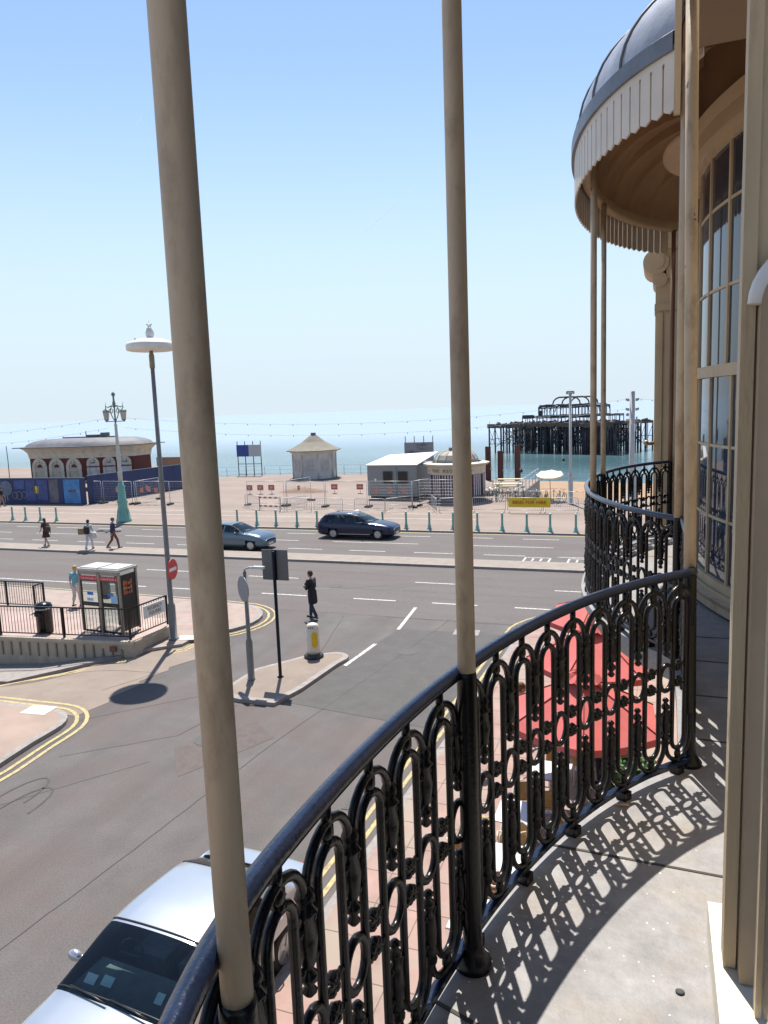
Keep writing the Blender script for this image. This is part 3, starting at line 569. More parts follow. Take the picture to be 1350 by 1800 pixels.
# ------------------------------------------------------------------ cast-iron railings
UW = 0.19
def panel_mesh():
    b = MB(); h = UW / 2; r = 0.0105
    # long closed loop
    lp = arcpts(0, 0.755, 0.047, 0, 180, 8) + arcpts(0, 0.165, 0.047, 180, 360, 8)
    b.tube(lp, r, 8, closed=True, ref=(0, 1, 0))
    # outer arches, top and bottom
    b.tube([(-h + .006, 0, .66), (-h + .006, 0, .745)] + arcpts(0, 0.76, h - .006, 180, 0, 12)[1:-1] + [(h - .006, 0, .745), (h - .006, 0, .66)], r, 8, ref=(0, 1, 0))
    b.tube([(-h + .006, 0, .25), (-h + .006, 0, .17)] + arcpts(0, 0.155, h - .006, 180, 360, 12)[1:-1] + [(h - .006, 0, .17), (h - .006, 0, .25)], r, 8, ref=(0, 1, 0))
    for z in (0.83, 0.09): b.ball((0, 0, z), 0.019, 10, (1, .7, 1.2)); b.ball((0, 0, z - .022 if z > .5 else z + .022), 0.013, 8)
    b.cyl((0, 0, 0.84), (0, 0, 0.885), 0.011, n=8); b.cyl((0, 0, 0.05), (0, 0, 0.085), 0.011, n=8)
    # ring at the left edge, rosettes in the middle
    b.tube([(-h + .044 * math.cos(a), 0, .46 + .058 * math.sin(a)) for a in [2 * math.pi * i / 18 for i in range(18)]], 0.0105, 8, closed=True, ref=(0, 1, 0))
    for sz in (1, -1):
        for k in range(5):
            a = 2 * math.pi * k / 5 + .3; b.ball((0.015 * math.cos(a), 0.004, .46 + sz * .036 + .015 * math.sin(a)), 0.0135, 6)
        b.ball((0, 0.008, .46 + sz * .034), 0.010, 6)
        b.tube([(-.044, 0, .46 + sz * .030), (-.028, 0, .46 + sz * .048), (0, 0, .46 + sz * .032), (.028, 0, .46 + sz * .048), (.044, 0, .46 + sz * .030)], 0.0065, 6, ref=(0, 1, 0))
    # pendant and finial at the left edge
    pr = [(q_[0] * 1.3, q_[1]) for q_ in [(0.006, 0), (0.012, .01), (0.006, .022), (.0135, .034), (.0135, .046), (.007, .056), (.0135, .075), (.0175, .12), (.012, .165), (.020, .178), (.011, .19), (.016, .205), (.009, .225)]]
    b.lathe([(q[0], q[1]) for q in pr], (-h, 0, .555), 8); b.lathe([(q[0], .215 - q[1]) for q in reversed(pr)], (-h, 0, .155), 8)
    for z in (.70, .62, .30, .22):
        b.cyl((-h - .045, 0, z), (-h + .045, 0, z), 0.006, n=6); b.ball((-h - .024, 0, z), .010, 6); b.ball((-h + .024, 0, z), .010, 6)
    return b.mesh('railing_panel', BLACK)
PANEL = panel_mesh()
fb = MB(); fb.lathe([(0.012, 0.075), (0.012, 0.04)], n=8); fb.lathe([(0.013, .02), (.018, .05), (0.012, .07)], n=8); fb.box((0, 0, 0.012), (0.045, 0.045, 0.045)); FOOT = fb.mesh('railing_foot', BLACK)
def railing(path, posts, label, group=None):
    root = thing('balcony_railing', label, 'railing', (path[0].x, path[0].y, ZF)); O = Vector((path[0].x, path[0].y, 0))
    rel = [p - O for p in path]
    b = MB(); P = [Vector((p.x, p.y, 0.9)) for p in rel]
    rows = []
    sec = [(-.026, -.012), (-.030, .0), (-.026, .012), (-.015, .020), (0, .023), (.015, .020), (.026, .012), (.030, 0), (.026, -.012), (.012, -.015), (-.012, -.015)]
    for i, p in enumerate(P):
        t = (P[min(i + 1, len(P) - 1)] - P[max(i - 1, 0)]).normalized(); nn = Vector((-t.y, t.x, 0))
        rows.append([tuple(p + nn * a * 0.70 + zz * (c * 0.92 + 0.002)) for a, c in sec])
    b.grid(rows, True, closed=True); b.f += [list(range(11)), [len(rows) * 11 - 1 - i for i in range(11)]]; b.mi += [0, 0]; b.sm += [False, False]
    b.build('handrail', NAVY, root)
    b = MB(); rows = []
    for i, p in enumerate(P):
        t = (P[min(i + 1, len(P) - 1)] - P[max(i - 1, 0)]).normalized(); nn = Vector((-t.y, t.x, 0)); c0 = Vector((p.x, p.y, 0.05))
        rows.append([tuple(c0 + nn * a + zz * c) for a, c in ((-.014, -.010), (-.014, .010), (.014, .010), (.014, -.010))])
    b.grid(rows, False, closed=True); b.build('bottom_rail', NAVY, root)
    acc = [0.0]
    for i in range(len(rel) - 1): acc.append(acc[-1] + (rel[i + 1] - rel[i]).length)
    def at(t):
        for i in range(len(rel) - 1):
            if acc[i + 1] >= t - 1e-9: return rel[i].lerp(rel[i + 1], max(0, min(1, (t - acc[i]) / (acc[i + 1] - acc[i]))))
        return rel[-1]
    stops = []
    for q in posts:
        k = min(range(len(path)), key=lambda i: (path[i] - Vector((q[0], q[1], 0))).length); stops.append(acc[k])
    cnt = 0
    for s0, s1 in zip(stops[:-1], stops[1:]):
        n = max(1, round((s1 - s0) / UW)); w_ = (s1 - s0) / n
        for i in range(n):
            a, c = at(s0 + i * w_), at(s0 + (i + 1) * w_); mdl = (a + c) / 2; t = c - a
            inst('panel', PANEL, root, (mdl.x, mdl.y, 0), math.atan2(t.y, t.x), (t.length / UW, 1, 1))
            if cnt % 2 == 0: inst('foot', FOOT, root, (mdl.x, mdl.y, 0), math.atan2(t.y, t.x))
            cnt += 1
    return root
railing(NEARP, [(NEARP[0].x, NEARP[0].y), (-0.60, 0.90), (-0.495, 1.95), (0.155, 3.42)], 'near black cast-iron railing curving past the middle post, casting its shadow on the floor')
railing(FARP, [(0.155, 3.50), (0.155, 4.93), (-0.49, 6.30), (-0.515, 7.87), (0.16, 9.47), (0.16, 9.98)], 'black cast-iron railing bulging out below the far canopy')
b = MB(); b.cyl((0, 0, 0.006), (0.05, 0.012, 0.006), 0.005, n=8); tag(b.build('cigarette_end', mat('cork_paper', (.5, .3, .2), .8), None, (-0.14, 2.98, ZF)), 'orange cigarette end lying on the balcony edge beside a railing foot', 'cigarette end')
b = MB(); b.lathe([(0.011, 0), (.013, .003), (.008, .006), (.002, .007)], n=9); tag(b.build('dropped_pebble', mat('dark_pebble', (.06, .06, .06), .8), None, (0.08, 2.02, ZF)), 'small dark lump lying on the sunlit balcony floor', 'pebble')
# ------------------------------------------------------------------ cars
TINT = glass('car_glass', (0.80, 0.92, 0.90), 0.95, 0.02)
CHROME = mat('chrome', (0.6, 0.6, 0.62), 0.15, metal=1.0, var=0.02)
ALLOY = mat('alloy_wheel', (0.42, 0.43, 0.45), 0.3, metal=0.8, var=0.05)
LAMPG = mat('lamp_lens', (0.55, 0.57, 0.6), 0.08, metal=0.3, var=0.05)
TAIL = mat('tail_lens', (0.4, 0.02, 0.02), 0.12, var=0.05)
TRIM = mat('black_trim', (0.018, 0.018, 0.02), 0.4, var=0.1)
PLATE = mat('plate_white', (0.7, 0.7, 0.66), 0.5, var=0.03)
def paint(name, col, metal=0.55): return mat(name, col, 0.28, metal=metal, var=0.03, scale=2, coat=0.35, spec=0.4)
def interp(tab, x):
    """monotone-ish smooth interpolation through (x, v...) rows"""
    k = len(tab[0]) - 1
    if x <= tab[0][0]: return tab[0][1:]
    for i in range(len(tab) - 1):
        a, c = tab[i], tab[i + 1]
        if x <= c[0]:
            h = c[0] - a[0]; t = (x - a[0]) / h; out = []
            for j in range(1, k + 1):
                dl = (c[j] - a[j]) / h
                def slope(m_, n_, p_):
                    d1 = (tab[n_][j] - tab[m_][j]) / (tab[n_][0] - tab[m_][0]); d2 = (tab[p_][j] - tab[n_][j]) / (tab[p_][0] - tab[n_][0])
                    return 0 if d1 * d2 <= 0 else 2 * d1 * d2 / (d1 + d2)
                m0 = slope(i - 1, i, i + 1) if i > 0 else dl; m1 = slope(i, i + 1, i + 2) if i + 2 < len(tab) else dl
                h00 = 2 * t**3 - 3 * t**2 + 1; h10 = t**3 - 2 * t**2 + t; h01 = -2 * t**3 + 3 * t**2; h11 = t**3 - t**2
                out.append(h00 * a[j] + h10 * h * m0 + h01 * c[j] + h11 * h * m1)
            return out
    return tab[-1][1:]
def make_car(name, label, loc, rz, body_m, tab, ws, rs, side, pillars, wheels, wr=0.31, hood=None, group=None, estate=False, detail=False):
    """x runs nose -> tail. tab rows: x, half width, belt z, roof z, roof half width, sill z
    ws/rs: (x0, x1) of windscreen / rear screen; side: (x0, x1) of side glass"""
    root = thing(name, label, 'car', loc, rz, group)
    x0, x1 = tab[0][0], tab[-1][0]; NX = 110; NZ = 26
    xs = [x0 + (x1 - x0) * i / NX for i in range(NX + 1)]
    def sect(x):
        wd, zb, zr, wr_, zs = interp(tab, x)
        half = [(0, zs), (wd * .80, zs), (wd * .95, zs + .03), (wd, zs + .16), (wd * 1.005, (zs + zb) / 2 + .05), (wd * .99, zb - .07), (wd * .955, zb)]
        n0 = len(half)
        up = []
        for t in (0.12, 0.3, 0.5, 0.7, 0.88): up.append((wd * .955 + (wr_ - wd * .955) * (t ** 1.15), zb + (zr - .05 - zb) * t))
        cap_ = [(wr_, zr - .05), (wr_ * .97, zr - .025), (wr_ * .88, zr - .008), (wr_ * .62, zr + .004), (wr_ * .3, zr + .011), (0, zr + .013)]
        return half, up, cap_
    def flat(x):
        h, u, c = sect(x); return h + u + c
    n = len(flat(xs[0])); G = [flat(x) for x in xs]
    groups = {k: MB() for k in ('body', 'windscreen', 'rear_screen', 'side_window', 'side_window_')}
    for sy in (1, -1):
        for i in range(NX):
            xm = (xs[i] + xs[i + 1]) / 2
            for j in range(n - 1):
                q = [(xs[i], sy * G[i][j][0], G[i][j][1]), (xs[i + 1], sy * G[i + 1][j][0], G[i + 1][j][1]), (xs[i + 1], sy * G[i + 1][j + 1][0], G[i + 1][j + 1][1]), (xs[i], sy * G[i][j + 1][0], G[i][j + 1][1])]
                zm = sum(p[2] for p in q) / 4; k = 'body'
                if any((xm - wx) ** 2 + (zm - wr) ** 2 < (wr + .05) ** 2 for wx in wheels) and j >= 1 and j < 6: continue
                if j < 1 and any(abs(xm - wx) < wr + .05 for wx in wheels): continue
                if j >= 13 and ws[0] < xm < ws[1]: k = 'windscreen'
                elif j >= 13 and rs[0] < xm < rs[1]: k = 'rear_screen'
                elif 7 <= j <= 11 and side[0] < xm < side[1]:
                    hgt_ = G[i][11][1] - G[i][6][1]
                    if hgt_ > .13 and not any(abs(xm - p) < .035 for p in pillars): k = 'side_window' if sy > 0 else 'side_window_'
                if sy > 0: q.reverse()
                groups[k].add(q, [(0, 1, 2, 3)], True)
    for e in (0, NX):
        pts = [(xs[e], y, z) for y, z in G[e]] + [(xs[e], -y, z) for y, z in reversed(G[e][1:-1])]
        f = list(range(len(pts))); groups['body'].add(pts, [f if e == 0 else f[::-1]])
    body = None
    for k, gm in groups.items():
        if not gm.f: continue
        # merge verts so shading is smooth
        seen = {}; nv = []; mp_ = []
        for p in gm.v:
            key = (round(p[0], 4), round(p[1], 4), round(p[2], 4))
            if key not in seen: seen[key] = len(nv); nv.append(p)
            mp_.append(seen[key])
        gm.v = nv; ff = []; mi = []; smm = []
        for f, a, c in zip(gm.f, gm.mi, gm.sm):
            g = []
            for i in f:
                if mp_[i] not in g: g.append(mp_[i])
            if len(g) >= 3: ff.append(g); mi.append(a); smm.append(c)
        gm.f, gm.mi, gm.sm = ff, mi, smm
        o = gm.build(k.rstrip('_'), body_m if k == 'body' else TINT, root)
        if k == 'body': body = o
    wmax = max(r[1] for r in tab)
    for xq, kk in ((ws[0], 12), (ws[1], 12), (rs[0], 12), (rs[1], 12)):
        g_ = flat(min(xs, key=lambda v: abs(v - xq - (xs[1] - xs[0]) / 2))); xv = min(xs, key=lambda v: abs(v - xq - (xs[1] - xs[0]) / 2))
        b = MB(); b.tube([(xv, p[0], p[1] + .004) for p in g_[kk:]] + [(xv, -p[0], p[1] + .004) for p in reversed(g_[kk:-1])], .012, 6); b.build('glazing_seal', TRIM, root)
    for sy in (1, -1):
        b = MB(); b.tube([(x_, sy * flat(x_)[12][0], flat(x_)[12][1] + .003) for x_ in xs if ws[0] < x_ < rs[1]], .010, 5); b.build('roof_gutter', TRIM, root)
    # wheel wells and a dark floor
    b = MB(); b.bx(x0 + .15, x1 - .15, -wmax * .8, wmax * .8, .26, .42)
    for wx in wheels:
        for sy in (1, -1): b.cyl((wx, sy * (wmax - .30), wr), (wx, sy * (wmax - .32), wr), wr + .06, n=24)
    b.build('underbody', TRIM, root)
    # cabin: dash, seats, parcel shelf
    xa, xb = ws[0], rs[1]
    b = MB(); zb = interp(tab, (xa + xb) / 2)[1]
    b.bx(xa + .02, xa + .62, -wmax * .80, wmax * .80, .55, zb - .03); b.bx(xb - .55, xb - .15, -wmax * .75, wmax * .75, .5, zb - .10)
    for sy in (-.36, .36):
        b.box((xa + 1.25, sy, .62), (.5, .5, .3)); b.box((xa + 1.52, sy, .88), (.16, .46, .55), ry=.2); b.box((xa + 1.60, sy, 1.2), (.08, .24, .16))
        b.box((xb - .75, sy, .85), (.16, .56, .5), ry=.2)
    b.build('cabin_trim', mat('cabin_grey', (0.13, 0.145, 0.145), 0.75, var=.25), root)
    b = MB(); b.tube([(xa + .72 + .05 * math.cos(a), .36 + .18 * math.sin(a), .98 + .17 * math.cos(a)) for a in [i * math.pi / 10 for i in range(20)]], .014, 6, closed=True); b.bar((xa + .70, .20, .98), (xa + .70, .52, .98), .03); b.build('steering_wheel', TRIM, root)
    for wx in wheels:
        for sy in (1, -1):
            wt = MB(); y0_ = sy * (wmax - .02); prof = [(wr * .60, 0), (wr * .93, 0), (wr, .035), (wr, .165), (wr * .93, .20), (wr * .6, .20)]
            wt.M = Matrix.Translation((wx, y0_, wr)) @ Euler((R(90) * sy, 0, 0)).to_matrix().to_4x4()
            wt.lathe(prof, n=28); wo_ = wt.build('wheel', RUBBER, root)
            rm = MB(); rm.M = Matrix.Translation((wx, y0_ - sy * .0, wr)) @ Euler((R(90) * sy, 0, 0)).to_matrix().to_4x4()
            rm.lathe([(wr * .66, -.004), (wr * .60, -.012), (wr * .58, .02)], n=28, smooth=False)
            for s_ in range(5):
                a = 2 * math.pi * s_ / 5; rm.bar((0, 0, -.008), (wr * .6 * math.cos(a), wr * .6 * math.sin(a), -.006), .06, .02)
            rm.cyl((0, 0, -.02), (0, 0, .01), .045, n=12); rm.build('rim', ALLOY, wo_)
    # lamps, plates, mirrors, handles, wipers
    wn = interp(tab, x0 + .12)
    for sy in (1, -1):
        b = MB(); b.ball((x0 + .17, sy * wn[0] * .76, wn[1] - .10), .15, 14, (.85, 1.15, .55)); b.build('headlight', LAMPG, root)
        wt_ = interp(tab, x1 - .08)
        b = MB(); b.ball((x1 - .08, sy * wt_[0] * .86, wt_[1] - .12), .14, 12, (.5, .9, 1.1)); b.build('tail_light', TAIL, root)
        wm_ = interp(tab, ws[0] + .42); b = MB(); b.ball((ws[0] + .45, sy * (wmax + .10), wm_[1] + .05), .1, 14, (.62, 1.0, .72)); b.bar((ws[0] + .5, sy * (wmax - .06), wm_[1] + .0), (ws[0] + .47, sy * (wmax + .06), wm_[1] + .03), .04); b.build('door_mirror', body_m, root)
        if pillars:
            for hx in (pillars[0] + .0 - .12 + .02, pillars[0] + .80):
                wd = interp(tab, hx); b = MB(); b.tube([(hx - .08, sy * wd[0] * 1.0, wd[1] - .12), (hx - .05, sy * (wd[0] * 1.0 + .025), wd[1] - .12), (hx + .05, sy * (wd[0] + .025), wd[1] - .12), (hx + .08, sy * wd[0], wd[1] - .12)], .012, 6); b.build('door_handle', body_m, root)
    b = MB(); b.box((x0 - .005, 0, .36), (.02, .52, .11)); b.build('number_plate', PLATE, root)
    b = MB(); b.bx(x0 - .012, x0 + .05, -.42, .42, .50, .60); b.build('grille', TRIM, root)
    b = MB(); b.box((x1 + .005, 0, .62), (.02, .52, .11)); b.build('number_plate', PLATE, root)
    for y_ in (.05, -.55):
        zc = interp(tab, ws[0] + .04); b = MB(); b.tube([(ws[0] - .03, y_, zc[2] + .02), (ws[0] - .01, y_ + .2, zc[2] + .035), (ws[0] + .02, y_ + .58, zc[2] + .04)], .011, 5); b.build('wiper', TRIM, root)
    return root
SALOON0 = [(-2.28, .58, .60, .62, .50, .26), (-2.18, .74, .66, .69, .60, .22), (-1.9, .83, .76, .80, .70, .20), (-1.3, .868, .87, .925, .76, .20), (-0.84, .872, .905, .965, .78, .20), (-0.79, .872, .91, .985, .77, .20), (-0.5, .875, .93, 1.20, .66, .20), (-0.05, .877, .94, 1.385, .60, .20), (0.35, .877, .95, 1.42, .585, .20), (0.9, .875, .955, 1.40, .58, .20), (1.15, .873, .955, 1.345, .585, .20), (1.55, .868, .955, 1.13, .66, .20), (1.80, .862, .95, .995, .735, .21), (1.86, .86, .95, .985, .745, .22), (2.15, .80, .93, .955, .70, .25), (2.27, .72, .86, .87, .62, .30), (2.30, .66, .75, .76, .56, .34)]
SALOON = [(r[0] * 1.05, r[1] * 1.04, r[2], r[3], r[4] * 1.10, r[5]) for r in SALOON0]
def shift(tab, f): return [f(r) for r in tab]
silver = make_car('silver_car', 'silver saloon car parked facing us below the near railing, papers behind its windscreen', (-5.62, 6.72, 0), R(86.5), paint('silver_paint', (0.50, 0.53, 0.57), .75), SALOON, (-0.85, -0.12), (1.22, 1.89), (-0.58, 1.52), (0.42, 1.15), (-1.49, 1.37))
# papers on the dashboard of the silver car
for i, (x, y, c, s_) in enumerate(((-.60, .56, (.88, .9, .9), (.13, .16)), (-.56, .34, (.7, .92, .85), (.13, .16)), (-.55, -.42, (.7, .9, .85), (.14, .11)), (-.53, -.58, (.92, .92, .85), (.15, .10)))):
    b = MB(); b.box((x, y, .925 + .02), (s_[0], s_[1], .004), ry=R(-32)); o = b.build('paper_permit', mat('permit_%d' % i, c, .6, var=.05), silver)
HATCH = [(-2.15, .60, .58, .60, .50, .26), (-2.06, .76, .68, .71, .60, .22), (-1.8, .85, .80, .85, .70, .20), (-1.2, .88, .91, .98, .76, .20), (-0.95, .885, .93, 1.01, .78, .20), (-0.5, .885, .96, 1.23, .66, .20), (-0.0, .885, .98, 1.42, .59, .20), (0.5, .885, 1.0, 1.45, .57, .20), (1.1, .88, 1.02, 1.42, .56, .20), (1.5, .875, 1.03, 1.34, .57, .20), (1.85, .85, 1.03, 1.12, .66, .22), (2.02, .80, .98, 1.0, .66, .28), (2.1, .72, .80, .81, .60, .32)]
make_car('grey_blue_car', 'metallic grey-blue hatchback driving right along the far carriageway, rear hidden by the thick post', (-22.35, 36.0, 0), R(180), paint('grey_blue_paint', (0.11, 0.155, 0.20), .5), HATCH, (-0.93, -0.08), (1.45, 1.95), (-0.6, 1.6), (0.35, 1.1), (-1.33, 1.28))
EST = [(-2.38, .60, .60, .62, .50, .26), (-2.28, .74, .68, .71, .60, .22), (-2.0, .84, .78, .82, .70, .20), (-1.3, .88, .89, .95, .77, .20), (-1.0, .885, .91, .985, .78, .20), (-0.5, .885, .935, 1.24, .65, .20), (-0.05, .885, .945, 1.41, .59, .20), (0.5, .885, .955, 1.455, .575, .20), (1.3, .88, .965, 1.45, .57, .20), (1.9, .87, .97, 1.40, .58, .20), (2.12, .85, .97, 1.28, .61, .22), (2.32, .80, .96, 1.02, .66, .27), (2.40, .74, .80, .81, .60, .32)]
est = make_car('navy_estate_car', 'dark navy estate car with roof rails driving right along the far carriageway', (-16.62, 40.4, 0), R(180), paint('navy_paint', (0.012, 0.018, 0.05), .3), EST, (-0.98, -0.10), (2.0, 2.33), (-0.64, 2.02), (0.38, 1.18, 1.9), (-1.46, 1.36))
for sy in (1, -1):
    b = MB(); b.tube([(0.1, sy * .56, 1.44), (.2, sy * .56, 1.50), (1.6, sy * .56, 1.49), (1.75, sy * .56, 1.43)], .014, 6); b.build('roof_rail', CHROME, est)
    b = MB(); b.bx(-1.0, 1.0, sy * .885 - .012, sy * .885 + .012, .30, .33); b.build('sill_strip', CHROME, est)
make_car('parked_car', 'silver-grey car at the kerb, only its nose showing left of the far railing', (0.02, 27.6, 0), R(0), paint('pale_silver_paint', (0.45, 0.47, 0.50), .6), SALOON, (-0.85, -0.12), (1.22, 1.89), (-0.58, 1.52), (0.42, 1.15), (-1.49, 1.37))

# ------------------------------------------------------------------ street furniture by the phone boxes
TZ = 0.45
terr = thing('subway_wall', 'low ribbed concrete wall round the subway steps, carrying black guard rails', 'wall', (-18, 18.4, 0))
def lb(o): 
    q = MB(); q.M = Matrix.Translation(-Vector(o)); return q
TO = (-18, 18.4, 0)
fr = [(-26, 17.2), (-20.5, 17.93), (-15.53, 18.51)]
b = lb(TO)
b.prism([(-26, 17.2), (-20.5, 17.93), (-15.53, 18.51), (-15.5, 20.5), (-15.9, 21.2), (-22.4, 20.7), (-27, 20.2)], -0.8, TZ); b.build('wall_block', CONC, terr)
b = lb(TO); d_ = (Vector((-15.53, 18.51, 0)) - Vector((-20.5, 17.93, 0))); nn_ = Vector((d_.y, -d_.x, 0)).normalized()
for i in range(16):
    p = Vector((-20.6, 17.92, 0)) + d_ * ((i + .5) / 14.5)
    if p.x < -15.9: b.box((p.x + nn_.x * .02, p.y + nn_.y * .02, TZ - .36), (0.05, 0.05, .44 if i < 11 else .25), rz=math.atan2(d_.y, d_.x))
b.build('drip_ribs', mat('rib_concrete', (.22, .18, .14), .9, var=.2), terr)
b = lb(TO); b.bar((-26, 17.14, TZ + .01), (-20.5, 17.88, TZ + .01), .14, .1); b.bar((-20.5, 17.88, TZ + .01), (-15.47, 18.47, TZ + .01), .14, .1); b.bar((-15.5, 18.47, TZ + .01), (-15.45, 20.5, TZ + .01), .14, .1); b.build('coping', CONC, terr)
b = lb(TO); b.box((-16.25, 18.36, TZ - .22), (.22, .05, .16), rz=.11); b.build('wall_lamp', mat('red_brown_box', (.18, .06, .04), .6), terr)
PAVT = strip('terrace_paving', mat('pink_terrace_paving', (.37, .27, .235), .85, var=.14, scale=1.5), [(-26, 17.3), (-20.5, 18.0), (-15.6, 18.6), (-15.6, 20.4), (-16, 21.1), (-22.4, 20.6), (-27, 20.1)], TZ + .004)
def guard(label, pts, z, h=1.0, posts=None):
    o = (pts[0][0], pts[0][1], z); root = thing('guard_rail', label, 'railing', o)
    for i in range(len(pts) - 1):
        a, c = Vector((pts[i][0], pts[i][1], z)), Vector((pts[i + 1][0], pts[i + 1][1], z)); L = (c - a).length
        b = lb(o); b.bar(a + zz * h, c + zz * h, .05, .04); b.bar(a + zz * .1, c + zz * .1, .04, .03); b.build('rail', BLACK, root)
        k = int(L / .115); b = lb(o)
        for j in range(1, k): p = a.lerp(c, j / k); b.cyl(p + zz * .1, p + zz * h, .009, n=6)
        b.build('bars', BLACK, root)
        m = max(1, round(L / 2.0))
        for j in range(m + (1 if i == len(pts) - 2 else 0)):
            p = a.lerp(c, j / m); b = lb(o); b.box((p.x, p.y, z + h / 2), (.06, .06, h + .02)); b.build('rail_post', BLACK, root)
    return root
g1 = guard('black guard rail before the phone boxes, carrying the street name plate', [(-26.2, 17.25), (-20.5, 17.98), (-15.72, 18.6), (-15.62, 20.4)], TZ + .06)
guard('shorter black guard rail behind the bin, at the left edge', [(-29, 21.0), (-21.9, 21.3), (-21.85, 20.8)], TZ)
b = MB(); b.box((0, 0, 0), (1.05, .03, .42)); sgn = b.build('street_name_plate', mat('sign_white', (.66, .66, .64), .4, var=.04), g1, Vector((-15.58, 19.72, TZ + .78)) - Vector((-26.2, 17.25, TZ + .06)), R(87))
SBLK = mat('sign_black', (.02, .02, .02), .5)
text('name_lettering', 'REGENCY\nSQUARE', .16, SBLK, sgn, (0, -.017, 0), (R(90), 0, 0))
# telephone boxes
PHF = mat('phone_box_frame', (.27, .25, .21), .45, metal=.2, var=.08); PHD = mat('phone_box_dark', (.02, .015, .015), .35, var=.2)
PHG = glass('phone_glass', (.88, .93, .93), .97, .03); PHR = mat('phone_red', (.45, .02, .035), .4)
def phone(x, label, loc, poster):
    root = thing('telephone_box', label, 'telephone box', loc, R(-3))
    W, D, H = .82, .82, 2.2
    b = MB()
    for sx in (-1, 1):
        for sy in (0, 1): b.bx(sx * W / 2 - .035, sx * W / 2 + .035, sy * D - .035 + (.035 if sy == 0 else -.0), sy * D + .035 + (.035 if sy == 0 else 0), 0.06, H - .08)
    b.bx(-W / 2, W / 2, 0, .06, H - .20, H - .08); b.build('frame', PHF, root)
    b = MB(); b.bx(-W / 2 - .04, W / 2 + .04, -.03, D + .07, H - .08, H); b.bx(-W / 2 + .02, W / 2 - .02, .04, D, H, H + .03); b.build('roof', mat('phone_roof', (.42, .41, .39), .5, var=.08), root)
    b = MB(); b.bx(-W / 2 + .04, W / 2 - .04, .005, .035, 1.80, 1.95); b.build('header', PHR, root)
    text('header_lettering', 'Coins & Cards  )', .095, WHITE, root, (0, .002, 1.875), (R(90), 0, 0))
    b = MB()
    for z in (.04, .93, 1.0, 1.77): b.bx(-W / 2 + .035, W / 2 - .035, .01, .045, z, z + .06)
    b.bx(-W / 2 + .035, -W / 2 + .075, .01, .045, .1, 1.8); b.bx(W / 2 - .075, W / 2 - .035, .01, .045, .1, 1.8); b.build('door', PHD, root)
    for z0, z1 in ((.1, .93), (1.06, 1.77)):
        b = MB(); b.add([(-W / 2 + .076, .027, z0), (W / 2 - .076, .027, z0), (W / 2 - .076, .027, z1), (-W / 2 + .076, .027, z1)], [(0, 1, 2, 3)]); b.build('door_glass', PHG, root)
    b = MB(); b.add([(-W / 2 + .035, D, .1), (W / 2 - .035, D, .1), (W / 2 - .035, D, H - .2), (-W / 2 + .035, D, H - .2)], [(0, 1, 2, 3)]); b.build('back_glass', PHG, root)
    b = MB(); b.bx(-.14, .16, D - .20, D - .04, 1.0, 1.66); b.build('telephone', mat('phone_unit', (.12, .13, .15), .4, metal=.5), root)
    b = MB(); b.bx(-.12, .14, .018, .0235, 1.30, 1.40); b.build('blue_sticker', mat('sticker_blue', (.02, .16, .55), .5), root)
    b = MB(); b.bx(-.14, .12, .018, .0235, 1.10, 1.20) if not poster else b.bx(.02, .30, .018, .0235, 1.07, 1.36); b.build('notice', mat('sticker_pale_blue', (.35, .55, .75), .5), root)
    for sx, pm in ((-1, PHG), (1, mat('phone_ad_panel', (.018, .018, .02), .3) if poster else PHG)):
        b = MB(); X_ = sx * W / 2; b.add([(X_, .075, .12), (X_, D - .035, .12), (X_, D - .035, H - .2), (X_, .075, H - .2)], [(0, 1, 2, 3)]); o = b.build('side_panel', pm, root)
    if poster:
        for k, (z, s_, c) in enumerate(((1.72, .16, (.5, .12, .04)), (1.55, .12, (.5, .2, .05)), (1.40, .14, (.45, .1, .05)))):
            b = MB()
            for q in range(4): b.bx(W / 2 + .0061, W / 2 + .009, .2 + q * .11, .29 + q * .11 - .02 * (q % 2), z - s_ / 2, z + s_ / 2 - .03 * (q % 3))
            b.build('advert_strip', mat('advert_%d' % k, c, .5), root)
    return root
phone(0, 'left telephone box, cream framed with red header and clear sides', (-17.66, 19.10, TZ), False)
phone(0, 'right telephone box with a dark advertising panel on its side', (-16.80, 19.06, TZ), True)
b = MB(); b.lathe([(.25, 0), (.26, .05), (.27, .8), (.29, .82), (.29, .9), (.25, 1.0), (.1, 1.06)], n=20); root = thing('litter_bin', 'round black litter bin behind the guard rail, left of the phone boxes', 'bin', (-19.35, 18.75, TZ))
b.build('bin_body', BLACK, root); b = MB(); b.lathe([(.295, 0), (.295, .05)], n=20); b.build('bin_band', mat('bin_silver_band', (.4, .4, .4), .4), root, (0, 0, .83)); b = MB(); b.bx(-.13, .13, -.292, -.2, .62, .76); b.build('bin_opening', DARK, root)
# tall lamp with disc head
root = thing('street_lamp', 'tall grey street lamp with flat white disc head and pineapple finial', 'street lamp', (-15.16, 20.05, .12))
b = MB(); b.lathe([(.19, 0), (.19, .03), (.13, .04), (.13, 1.15), (.12, 1.2), (.085, 1.25), (.075, 5), (.062, 9.0)], n=20); b.build('pole', GREYP, root)
b = MB(); b.lathe([(.075, 8.95), (.085, 9.0), (.085, 9.35), (.06, 9.45), (.05, 9.52)], n=16); b.build('collar', mat('lamp_brown', (.22, .18, .13), .5), root)
b = MB(); b.lathe([(.1, 9.50), (.66, 9.50), (.74, 9.52), (.76, 9.56), (.76, 9.70), (.70, 9.76), (.40, 9.86), (.12, 9.90)], n=40); b.build('disc_head', mat('lamp_white', (.70, .68, .62), .5, var=.08), root)
b = MB(); b.lathe([(.10, 9.90), (.13, 9.98), (.13, 10.08), (.09, 10.2), (.05, 10.24)], n=12)
